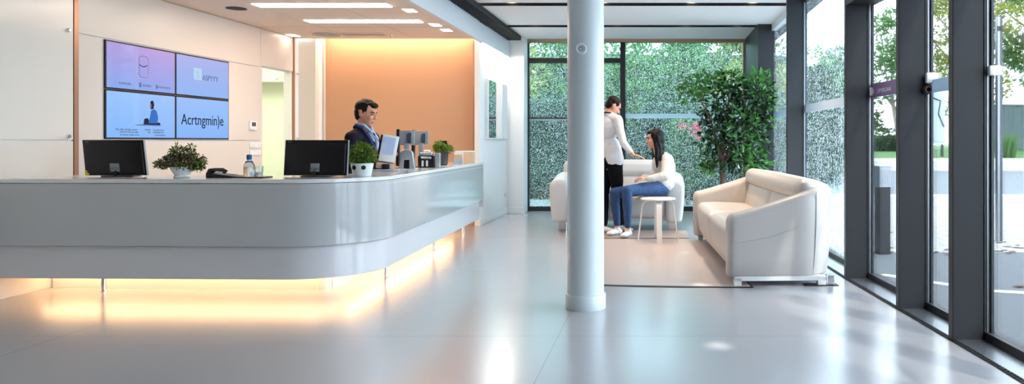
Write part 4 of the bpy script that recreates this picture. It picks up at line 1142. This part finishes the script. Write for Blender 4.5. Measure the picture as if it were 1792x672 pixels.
def receptionist():
    O = V((-2.885, 7.30, 0)); F = basis((.99, -.14, 0)); P = lambda a, b, c: O + F @ V((a, b, c + (.03 if c > 1.0 else 0)))
    S = 1.05; hb = basis((1.0, -.10, -.26)); hc = P(.02, 0, 1.46)
    b = Blob(); W = head(b, hc, hb, S)
    b.limb([(P(.0, 0, 1.40), .054), (P(-.01, 0, 1.28), .062)])
    b.ball(P(0, 0, 1.14), (.11, .165, .16), F); b.ball(P(0, 0, .97), (.10, .14, .16), F); b.ball(P(0, 0, .82), (.11, .155, .12), F)
    el = {}
    for s in (1, -1):
        sh, e_, w_ = P(-.01, s * .195, 1.215), P(.0, s * .245, .985), P(.15, s * .14, 1.09)
        el[s] = (sh, e_, w_)
        b.limb([(P(0, s * .12, 1.22), .05), (sh, .05), (e_, .042), (w_, .028)])
        hand(b, w_, F @ V((1, -s * .25, .06)), V((0, 0, 1)), 1.0, .5, side=s)
        b.limb([(P(0, s * .09, .84), .085), (P(.02, s * .095, .46), .055), (P(-.10, s * .1, .10), .04)]); foot(b, P(-.10, s * .1, .09), F @ V((1, s * .15, 0)))
    body = b.bake('person', M['skin'], None, .0055, 2)
    tag(body, 'dark haired receptionist in charcoal suit standing behind the desk, looking down', 'person')
    eyes(W, S, hb, body)
    j = Blob()
    j.ball(P(-.005, 0, 1.13), (.135, .19, .165), F); j.ball(P(-.005, 0, .97), (.125, .17, .19), F); j.ball(P(-.02, 0, .82), (.12, .18, .13), F)
    j.limb([(P(-.02, -.14, 1.235), .062), (P(-.035, 0, 1.262), .064), (P(-.02, .14, 1.235), .062)])
    for s in (1, -1):
        sh, e_, w_ = el[s]; q = e_ + (w_ - e_) * .86
        j.limb([(P(0, s * .12, 1.215), .068), (sh, .068), (e_, .058), (q, .044)])
        j.limb([(P(-.055, s * .05, 1.325), .022), (P(.02, s * .078, 1.29), .022), (P(.10, s * .062, 1.20), .020), (P(.135, s * .03, 1.08), .018)])
    j.limb([(P(-.06, .05, 1.325), .022), (P(-.07, 0, 1.335), .022), (P(-.06, -.05, 1.325), .022)])
    j.bake('suit_jacket', M['suit'], body, .007, 3, .012, .10)
    h = Blob()
    h.limb([(P(.035, .05, 1.345), .017), (P(-.04, .05, 1.36), .016), (P(-.055, 0, 1.365), .016), (P(-.04, -.05, 1.36), .016), (P(.035, -.05, 1.345), .014), (P(.085, -.015, 1.29), .012), (P(.13, -.01, 1.22), .012)])
    h.limb([(P(.035, .05, 1.345), .017), (P(.085, .015, 1.29), .014), (P(.13, .01, 1.22), .02), (P(.142, 0, 1.10), .02)])
    h.ball(P(.07, 0, 1.20), (.055, .05, .09), F)
    h.bake('shirt', M['shirt'], body, .005, 2)
    h = Blob()
    h.limb([(P(-.045, -.062, 1.352), .011), (P(.03, -.085, 1.318), .013), (P(.10, -.072, 1.22), .014), (P(.145, -.045, 1.10), .014), (P(.15, -.02, .98), .013)])
    h.limb([(P(-.045, -.062, 1.352), .011), (P(-.065, 0, 1.362), .011), (P(-.045, .062, 1.352), .011)]); h.limb([(P(-.045, .062, 1.352), .011), (P(.03, .085, 1.318), .013), (P(.10, .072, 1.22), .014), (P(.145, .045, 1.10), .014), (P(.15, .02, .98), .013)])
    h.bake('lanyard', M['lanyard'], body, .005, 1)
    h = Blob()
    e = lambda f, l, u, r: h.ball(W(f, l, u), tuple(k * S for k in r), hb)
    e(-.024, 0, .050, (.088, .077, .077)); e(-.045, 0, .0, (.056, .071, .07)); e(-.050, 0, -.045, (.032, .055, .035)); e(.035, .012, .098, (.058, .052, .026)); e(.068, .0, .088, (.030, .045, .022)); e(-.02, .02, .118, (.06, .05, .022))
    for s in (1, -1): e(.012, s * .070, .045, (.030, .012, .028)); e(.006, s * .0745, .018, (.009, .006, .026))
    h.bake('hair', M['hair'], body, .0045, 1, .010, .018)
    tr_ = Blob()
    for s in (1, -1): tr_.limb([(P(0, s * .08, .86), .115), (P(.0, s * .095, .70), .10), (P(.02, s * .1, .46), .072), (P(-.10, s * .1, .12), .062)])
    tr_.bake('trousers', M['suit'], body, .009, 2)
    for s in (1, -1):
        f_ = Blob(); foot(f_, P(-.10, s * .1, .07), F @ V((1, s * .15, 0)), 1.06, 1.15); f_.bake('shoe', M['shoe_black'], body, .006, 1)
receptionist()

def standing_man():
    k = 130.65
    O = V((-.615, 9.95, 0)); F = basis((.80, .60, 0)); P = lambda a, b, c: O + F @ V((a, b, c))
    S = 1.06
    X = lambda px, py, d: V(((px - 1150) * d / 1300, d, 1.22 + (247 - py) * d / 1300))
    hc = X(1073, 187, 9.95); hb = basis((.72, .28, -.58))
    b = Blob(); W = head(b, hc, hb, S)
    neck = V((hc.x - .065, hc.y - .03, 1.590))
    b.limb([(hc + V((-.02, -.01, -.06)), .055), (neck, .058)])
    ch = V((neck.x - .015, 9.95, 1.395)); wa = V((-.635, 9.95, 1.10)); pe = V((-.63, 9.95, .93))
    T = basis((.62, .78, 0))
    rs, ls = ch + T @ V((.0, -.185, .10)), ch + T @ V((.0, .185, .10))
    b.ball(ch, (.105, .165, .18), T); b.ball(wa, (.10, .135, .17), T); b.ball(pe, (.11, .15, .12), T)
    re, rw = X(1091, 252, 9.72), X(1105, 272, 9.70)
    re = V((-.445, 9.74, 1.19)); rw = V((-.315, 9.67, 1.035))
    b.limb([(ch + T @ V((0, -.1, .12)), .055), (rs, .052), (re, .042), (rw, .028)])
    hand(b, rw, V((.95, -.12, -.22)), V((.15, 0, 1)), 1.0, .15, side=-1)
    le, lw = ls + V((-.03, .06, -.27)), ls + V((.08, .16, -.5))
    b.limb([(ch + T @ V((0, .1, .12)), .055), (ls, .052), (le, .042), (lw, .028)]); hand(b, lw, V((.3, .2, -.9)), T @ V((0, 1, 0)), 1.0, .4, side=1)
    legs = {1: (T @ V((0, -.085, 0)), V((-.53, 9.97, .50)), V((-.50, 9.99, .10))), -1: (T @ V((0, .085, 0)), V((-.72, 10.0, .50)), V((-.72, 9.93, .10)))}
    for s in legs:
        off, kn, an = legs[s]; b.limb([(pe + off, .085), (kn, .055), (an, .036)]); foot(b, an, (.85, -.35 if s == 1 else -.6, 0))
    body = b.bake('person', M['skin'], None, .0055, 2)
    body.location.z = .006
    tag(body, 'man in white tunic and black trousers standing beside the column, reaching out a hand', 'person')
    eyes(W, S, hb, body)
    h = Blob(); e = lambda f, l, u, r: h.ball(W(f, l, u), tuple(q * S for q in r), hb)
    e(-.026, 0, .048, (.092, .080, .080)); e(-.058, 0, .0, (.056, .073, .068)); e(-.060, 0, -.04, (.035, .055, .03)); e(.03, 0, .088, (.045, .05, .022))
    for s in (1, -1): e(.010, s * .070, .04, (.030, .012, .03))
    h.bake('hair', M['hair_b'], body, .0045, 1, .008, .02)
    j = Blob()
    j.ball(ch + V((0, 0, .0)), (.125, .19, .19), T); j.ball(wa, (.125, .165, .19), T); j.limb([(wa + T @ V((0, -.06, 0)), .115), (pe + V((0, 0, .035)) + T @ V((0, -.08, 0)), .125)]); j.limb([(wa + T @ V((0, .06, 0)), .115), (pe + V((0, 0, .035)) + T @ V((0, .08, 0)), .125)])
    j.limb([(rs + V((0, 0, 0)), .066), (ch + V((0, 0, .155)), .075), (ls, .066)])
    j.limb([(ch + V((0, 0, .17)), .07), (neck + V((0, 0, -.03)), .066)])
    for (sh, e_, w_) in ((rs, re, rw), (ls, le, lw)):
        j.limb([(sh, .066), (e_, .050), (e_ + (w_ - e_) * .72, .040)])
    j.bake('tunic', M['tunic'], body, .007, 3, .02, .11)
    c = Blob(); n0 = neck + V((0, 0, -.005))
    c.limb([(n0 + T @ V((.066 * math.cos(a), .066 * math.sin(a), -.012 * math.cos(a))), .0085) for a in [2 * PI * q / 16 for q in range(17)]])
    c.bake('dark_collar', M['blackcloth'], body, .0045, 1)
    sl = Blob(); sl.limb([(pe + T @ V((-.125, -.03, -.055)), .007), (pe + T @ V((-.130, -.03, .07)), .005)]); sl.bake('back_slit', M['blackcloth'], body, .004, 1)
    t_ = Blob()
    t_.ball(pe, (.125, .165, .11), T)
    for s in legs:
        off, kn, an = legs[s]; t_.limb([(pe + off, .108), (pe + off + (kn - pe - off) * .5, .092), (kn, .074), (an + V((0, 0, .02)), .060)])
    t_.bake('trousers', M['blackcloth'], body, .008, 2, .012, .1)
    for s in legs:
        off, kn, an = legs[s]
        f_ = Blob(); foot(f_, an + V((0, 0, -.02)), (.85, -.35 if s == 1 else -.6, 0), 1.06, 1.15); f_.bake('shoe', M['sneaker_p'] if s == 1 else M['sneaker'], body, .006, 1)
standing_man()

def seated_woman():
    X = lambda px, py, d: V(((px - 1150) * d / 1300, d, 1.22 + (247 - py) * d / 1300))
    S = 1.10
    hc = X(1146, 244, 9.88); hb = basis((-.97, -.16, -.12))
    b = Blob(); W = head(b, hc, hb, S)
    nk = X(1152, 277, 9.86); ch = X(1158, 294, 9.88); wa = X(1158, 312, 9.92); pe = X(1156, 326, 9.92)
    pe.z = .60; wa.z = .76; ch.z = .90; pe.y = 10.08; wa.y = 10.05; ch.y = 9.98; pe.x *= 1.02
    b.limb([(hc + V((.015, 0, -.07)), .048), (nk, .048)])
    T = basis((-.93, -.36, 0))
    b.ball(ch, (.095, .145, .14), T); b.ball(wa, (.085, .12, .14), T); b.ball(pe, (.12, .155, .11), T)
    ls, rs = ch + T @ V((0, .155, .085)), ch + T @ V((.0, -.155, .085))
    # near arm is her left arm (facing -x, near side is +l)
    le, lw = V((.11, 9.66, .76)), V((-.14, 9.62, .725))
    re, rw = V((-.02, 10.05, .74)), V((-.19, 9.83, .735))
    b.limb([(ch + T @ V((0, .08, .1)), .045), (ls, .044), (le, .036), (lw, .024)]); b.limb([(ch + T @ V((0, -.08, .1)), .045), (rs, .044), (re, .036), (rw, .024)])
    hand(b, lw, V((-.85, .12, .25)), V((0, -.3, 1)), .9, .55, side=-1); hand(b, rw, V((-.6, -.5, -.1)), V((0, 0, 1)), .9, .5, side=1)
    kn1, an1 = V((-.385, 9.46, .585)), V((-.372, 9.45, .10))
    kn2, an2 = V((-.56, 9.70, .54)), V((-.52, 9.66, .10))
    lg = ((pe + T @ V((0, .085, -.02)), kn1, an1, (-.35, -.9, 0)), (pe + T @ V((0, -.085, -.02)), kn2, an2, (-.5, -.6, 0)))
    for hp, kn, an, d in lg: b.limb([(hp, .08), (kn, .050), (an, .033)]); foot(b, an, d, .92)
    body = b.bake('person', M['skin_f'], None, .0055, 2)
    body.location.z = .006
    tag(body, 'dark haired woman in cream sweater and jeans sitting on the loveseat', 'person')
    eyes(W, S, hb, body)
    h = Blob(); e = lambda f, l, u, r: h.ball(W(f, l, u), tuple(q * S for q in r), hb)
    e(-.026, 0, .040, (.094, .084, .086)); e(-.05, 0, -.02, (.07, .082, .09)); e(.045, 0, .085, (.045, .05, .026)); e(-.055, 0, -.10, (.055, .080, .08)); e(-.05, 0, -.17, (.045, .075, .08)); e(-.016, .052, -.01, (.050, .046, .095)); e(-.016, -.052, -.01, (.050, .046, .095)); h.limb([(W(-.03, .06, -.08), .042), (W(-.02, .07, -.24), .036)]); h.limb([(W(-.03, -.06, -.08), .042), (W(-.02, -.07, -.24), .036)]); e(-.015, .062, -.11, (.036, .026, .08))
    for s in (1, -1):
        e(.020, s * .066, .045, (.035, .020, .05))
        h.limb([(W(.018, s * .066, .03), .024), (W(.006, s * .072, -.07), .030), (W(.004, s * .082, -.15), .032), (W(.02, s * .088, -.22), .030), (W(.026, s * .095, -.29), .020), (W(.03, s * .095, -.34), .010)])
    h.limb([(W(-.05, 0, -.15), .05), (W(-.055, 0, -.24), .03)])
    h.bake('hair', M['hair_b'], body, .005, 4, .004, .03)
    j = Blob()
    j.ball(ch + V((.02, 0, 0)), (.150, .18, .17), T); j.ball(wa, (.150, .175, .16), T); j.ball(pe + V((.01, 0, .03)), (.17, .20, .115), T)
    j.limb([(ls, .058), (ch + V((0, 0, .115)), .062), (rs, .058)]); j.limb([(ch + V((0, 0, .12)), .06), (nk + V((0, 0, -.05)), .052)])
    for sh, e_, w_ in ((ls, le, lw), (rs, re, rw)): j.limb([(sh, .068), (e_, .058), (e_ + (w_ - e_) * .5, .050), (e_ + (w_ - e_) * .88, .040)])
    j.bake('sweater', M['knit'], body, .007, 3, .022, .09)
    t_ = Blob(); t_.ball(pe + V((0, 0, -.01)), (.135, .17, .11), T)
    for hp, kn, an, d in lg: t_.limb([(hp, .10), (hp + (kn - hp) * .5, .085), (kn, .066), (kn + (an - kn) * .35, .062), (an + V((0, 0, .04)), .044)])
    t_.bake('jeans', M['denim'], body, .007, 2, .014, .07)
    for (hp, kn, an, d) in lg:
        f_ = Blob(); foot(f_, an + V((0, 0, -.03)), d, .98, 1.12); f_.bake('shoe', M['sneaker'], body, .006, 1)
seated_woman()

# ================================================================== OUTDOORS
def outdoors():
    def gp(name, m, x0, x1, y0, y1, z0, z1, lab, cat):
        return struct(boxo(name, m, x0, x1, y0, y1, z0, z1), lab, cat)
    gp('ground_forecourt', M['asphalt'], 2.02, 26, -6, 8.3, -.12, -.03, 'grey asphalt forecourt outside the side glass', 'forecourt')
    gp('ground_paving', M['paving'], 1.85, 26, 8.3, 16.5, -.12, -.02, 'pale sunlit block paving outside', 'paving')
    gp('ground_garden', M['paving'], -14, 1.85, 13.1, 16.5, -.12, -.02, 'pale paved strip behind the rainy end glass', 'ground')
    gp('ground_verge', M['stone'], -30, 60, 16.5, 17.0, -.12, 0.0, 'pale kerb strip at the near road edge', 'kerb')
    gp('ground_road', M['road'], -30, 60, 17.0, 31.5, -.12, -.04, 'blue grey road beyond the paving', 'road')
    bm = B(); prism(bm, [(31.5, -.1), (31.5, .38), (33, .46), (33, -.1)], -30, 60, Matrix(((0, 0, 1, 0), (1, 0, 0, 0), (0, 1, 0, 0), (0, 0, 0, 1))))
    struct(finish(bm, 'wall_kerb', M['stone']), 'low pale retaining kerb beyond the road', 'kerb')
    bm = B(); prism(bm, [(33, -.1), (33, .46), (44, .80), (70, .85), (70, -.1)], -40, 80, Matrix(((0, 0, 1, 0), (1, 0, 0, 0), (0, 1, 0, 0), (0, 0, 0, 1))))
    struct(finish(bm, 'ground_lawn', M['lawn']), 'bright green lawn sloping up to the fence', 'lawn')
    # painted line on the forecourt
    bm = B()
    for a, b in (((2.1, 6.95), (2.75, 6.2)), ((2.75, 6.2), (6, 5.2))):
        d = (V(b) - V(a)).normalized(); n = V((-d.y, d.x)) * .05
        prism(bm, [V(a) + n, V(b) + n, V(b) - n, V(a) - n], -.03, -.026)
    tag(finish(bm, 'road_line', M['stone']), 'white painted line across the asphalt forecourt', 'painted line')
    # fence
    f = empty('fence', (0, 43, .7), 0, 'tall blue grey board fence at the back of the lawn', 'fence')
    bm = B()
    for k in range(44):
        x = 17.6 + k * .5; box(bm, x, x + .49, -.02, .02, .0, 2.55)
    finish(bm, 'boards', M['fence'], f); boxo('rail', M['fence'], 17.6, 39.6, -.05, .05, 2.55, 2.65, f)
    # slim post with label and bollard
    t = empty('outdoor_pole', (4.235, 9.2, -.02), 0, 'slender pale metal pole outside the right hand pane', 'pole')
    boxo('pole_body', M['alu'], -.035, .0, -.03, .03, 0, 2.78, t, .004, 1); boxo('dark_edge', M['frame'], .0, .03, -.03, .03, 0, 2.78, t, .004, 1); boxo('small_plate', M['black'], -.04, .0, -.036, -.03, 2.60, 2.66, t)
    t = empty('bollard_light', (2.50, 8.25, -.03), math.radians(10), 'square outdoor bollard with silver ribbed head', 'bollard')
    boxo('post', M['frame'], -.065, .065, -.065, .065, 0, .74, t, .004, 1); boxo('head', M['alu'], -.068, .068, -.068, .068, .74, .97, t, .004, 1)
    bm = B()
    for k in range(6): box(bm, -.055 + k * .02, -.047 + k * .02, -.074, -.066, .76, .93)
    finish(bm, 'ribs', M['silver_plastic'], t); boxo('cap', M['white_plastic'], -.075, .075, -.078, .078, .97, .985, t, .003, 1)
    # billboard like light box across the road
    t = empty('street_panel', (12.85, 34.3, .48), 0, 'tall pale blue display panel across the road', 'display panel')
    boxo('panel', M['frost'], -.42, .42, -.08, .08, .7, 3.0, t, .02, 1); boxo('panel_frame', M['silver_plastic'], -.46, .46, -.05, .1, .6, .7, t); boxo('post', M['frame'], -.35, -.25, -.05, .05, 0, .6, t); boxo('post', M['frame'], .25, .35, -.05, .05, 0, .6, t)
    bm = B(); tube(bm, [(-.3, -.1, 2.8), (.2, -.1, 2.6), (.1, -.1, 2.0), (.35, -.1, 1.4)], .03, n=6); finish(bm, 'printed_branch', M['frame'], t)
    # hedges: a core and leaves
    def hedge(x0, x1, y, z0, z1, dep, n, label, lm='leaf_hedge', size=.14, seed=1):
        h = empty('hedge', ((x0 + x1) / 2, y, z0), 0, label, 'hedge')
        W = (x1 - x0) / 2; H = z1 - z0
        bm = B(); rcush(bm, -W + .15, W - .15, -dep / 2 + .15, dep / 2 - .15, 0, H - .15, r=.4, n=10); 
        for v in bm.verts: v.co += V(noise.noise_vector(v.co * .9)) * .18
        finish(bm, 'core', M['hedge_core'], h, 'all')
        rnd = random.Random(seed); bl = []
        nb = int(W * 2 / .45)
        for k in range(nb):
            x = -W + (k + .5) * 2 * W / nb
            for q in range(int(H / .55) + 1):
                z = .25 + q * .55
                hh = H + rnd.uniform(-.25, .35)
                if z < hh: bl.append(((x + rnd.uniform(-.1, .1), rnd.uniform(-.1, .05) - dep * .18, z), (.42, dep * .42, .42)))
        bm = B(); leaves(bm, bl, n, size, shell=.6, seed=seed); finish(bm, 'foliage', M[lm], h)
        return h
    hedge(-6.0, -1.0, 16.2, -.05, 2.3, 1.2, 9000, 'tall dark hedge behind the left end glass pane', size=.10, seed=2)
    hedge(-.6, 3.4, 15.9, -.05, 2.15, 1.2, 9000, 'tall dark hedge behind the wide end glass pane', size=.10, seed=3)
    hedge(3.0, 5.5, 22.0, -.04, 2.9, 2.0, 9000, 'large shrub hedge seen through the rain streaked side panes', size=.17, seed=4)
    hedge(6, 14.5, 40.5, .7, 1.7, 1.6, 4000, 'low dark hedge on the lawn behind the slender tree', lm='leaf_dark', size=.22, seed=5)
    hedge(-9.0, 4.5, 24.5, -.04, 4.2, 1.8, 9000, 'tall leafy screen of greenery far behind the end glass', lm='leaf_dark', size=.20, seed=6)
    # flowering shrub
    fl = empty('flowering_shrub', (.60, 14.45, -.02), 0, 'pink flowering shrub behind the end glass near the potted tree', 'shrub')
    bm = B(); leaves(bm, [((0, 0, .9), (.5, .3, .6)), ((-.1, 0, 1.4), (.3, .25, .3))], 1500, .09, shell=.5, seed=8); finish(bm, 'foliage', M['leaf_tree'], fl)
    bm = B(); tube(bm, [(0, 0, 0), (.02, 0, .5), (0, 0, 1.2)], [.04, .03, .01], n=8); finish(bm, 'stem', M['bark_grey'], fl)
    bm = B(); leaves(bm, [((.12, -.32, 1.46), (.11, .06, .10)), ((-.12, -.3, 1.53), (.07, .05, .05)), ((.2, -.3, 1.3), (.06, .05, .05))], 230, .06, shell=.2, seed=10); finish(bm, 'blossom', M['flower'], fl)
    # trees
    def tree(x, y, z, h, r, lm, label, n=4500, size=.25, trunk_h=None, seed=1, lean=0, low=.35):
        t = empty('tree', (x, y, z), 0, label, 'tree', 'trees outside the glass')
        rnd = random.Random(seed)
        th = trunk_h or h * .45
        bm = B(); tube(bm, [(0, 0, 0), (lean * .5, 0, th * .5), (lean, 0, th), (lean * 1.1, 0, h * .8)], [h * .022, h * .018, h * .014, h * .004], n=10)
        for k in range(7):
            a = rnd.uniform(0, 2 * PI); zz = th * rnd.uniform(.7, 1.2)
            tube(bm, [(lean * zz / th, 0, zz), (lean + math.cos(a) * r * .4, math.sin(a) * r * .4, zz + h * .12), (lean + math.cos(a) * r * .75, math.sin(a) * r * .75, zz + h * .25)], [h * .009, h * .006, h * .002], n=6)
        finish(bm, 'trunk', M['bark_grey'], t, True)
        bl = []
        for k in range(26):
            a = rnd.uniform(0, 2 * PI); q = rnd.uniform(.0, 1) ** .6; u = rnd.uniform(low, 1)
            prof = math.sin(min(1, (u - low) / (1 - low) + .15) * PI * .92) ** .6 if u < .98 else .2
            bl.append(((lean + math.cos(a) * r * q * prof, math.sin(a) * r * q * prof, h * u), (r * .30, r * .30, r * .24)))
        bm = B(); leaves(bm, bl, n, size, shell=.35, seed=seed + 50); finish(bm, 'crown', M[lm], t)
        return t
    tree(-4.6, 19.0, -.04, 4.0, 1.6, 'leaf_tree2', 'yellowish tree above the hedge, behind the left end pane', 5000, .17, seed=21)
    tree(-1.9, 20.5, -.04, 4.4, 1.8, 'leaf_tree', 'green tree behind the column, seen through the end glass', 5000, .17, seed=22)
    tree(.6, 19.5, -.04, 4.1, 1.5, 'leaf_tree', 'green tree above the hedge, middle of the wide end pane', 5000, .17, seed=23)
    tree(2.4, 19.9, -.04, 4.3, 1.3, 'leaf_tree2', 'yellow green tree at the right of the wide end pane', 4500, .17, seed=24)
    tree(6.3, 29.5, -.04, 4.6, 2.3, 'leaf_tree', 'bushy tree behind the farthest side pane', 4000, .24, seed=25, low=.2)
    tree(7.7, 33.5, .45, 4.5, 2.1, 'leaf_dark', 'dark bushy tree beyond the second side pane', 4500, .28, seed=26, low=.15)
    tree(12.0, 36.5, .6, 6.7, 1.7, 'leaf_tree', 'slender leaning tree seen through the pane with purple film', 2000, .26, trunk_h=2.6, seed=27, lean=-.45, low=.42)
    tree(16.0, 38.0, .65, 10.5, 3.0, 'leaf_tree2', 'sunlit yellow green tree outside the pane with the grey band', 5600, .28, seed=28, low=.22)
    tree(20.5, 38.5, .65, 10.5, 4.0, 'leaf_tree', 'large leafy tree above the fence at the right edge', 15000, .27, seed=29, low=.13)
    # ornamental grass tufts
    g0 = None
    for x, y, z, s, lab in ((15.75, 33.6, .48, 1.25, 'tuft of tall green grass on the kerb, seen past the middle fin'), (18.2, 34.0, .48, 1.6, 'tuft of tall green grass beside the metal pole')):
        bm = B(); rnd = random.Random(int(x * 10))
        for k in range(420):
            a = rnd.uniform(0, 2 * PI); rr = rnd.uniform(0, .35) * s; le = rnd.uniform(.5, 1.0) * s; ln = rnd.uniform(.05, .4) * s
            b0 = V((rr * math.cos(a), rr * math.sin(a), 0)); d = V((math.cos(a), math.sin(a), 0)); sd = V((-d.y, d.x, 0)) * .018
            v = [bm.verts.new(b0 - sd), bm.verts.new(b0 + sd), bm.verts.new(b0 + d * ln * .4 + V((0, 0, le * .6)) + sd * .7), bm.verts.new(b0 + d * ln * .4 + V((0, 0, le * .6)) - sd * .7), bm.verts.new(b0 + d * ln + V((0, 0, le)))]
            bm.faces.new(v[:4]); bm.faces.new((v[3], v[2], v[4]))
        o = finish(bm, 'grass_tuft', M['leaf_tree']); o.location = (x, y, z); tag(o, lab, 'grass tuft', 'grass tufts by the road'); o['kind'] = 'thing'
    bm = B(); rnd = random.Random(5)
    for k in range(90):
        x, y = rnd.uniform(2.2, 5.5), 8.4 + rnd.gauss(0, .25)
        if rnd.random() < .25: x, y = rnd.uniform(2.4, 5), rnd.uniform(5.5, 11)
        s = rnd.uniform(.015, .04); a = rnd.uniform(0, 6)
        prism(bm, [(x + s * math.cos(a + q * 1.6) * (1 + .5 * (q % 2)), y + s * math.sin(a + q * 1.6)) for q in range(4)], -.019, -.012)
    tag(finish(bm, 'fallen_leaves', M['bark']), 'scattered dry brown leaves on the paving outside', 'leaves', kind='stuff')
outdoors()
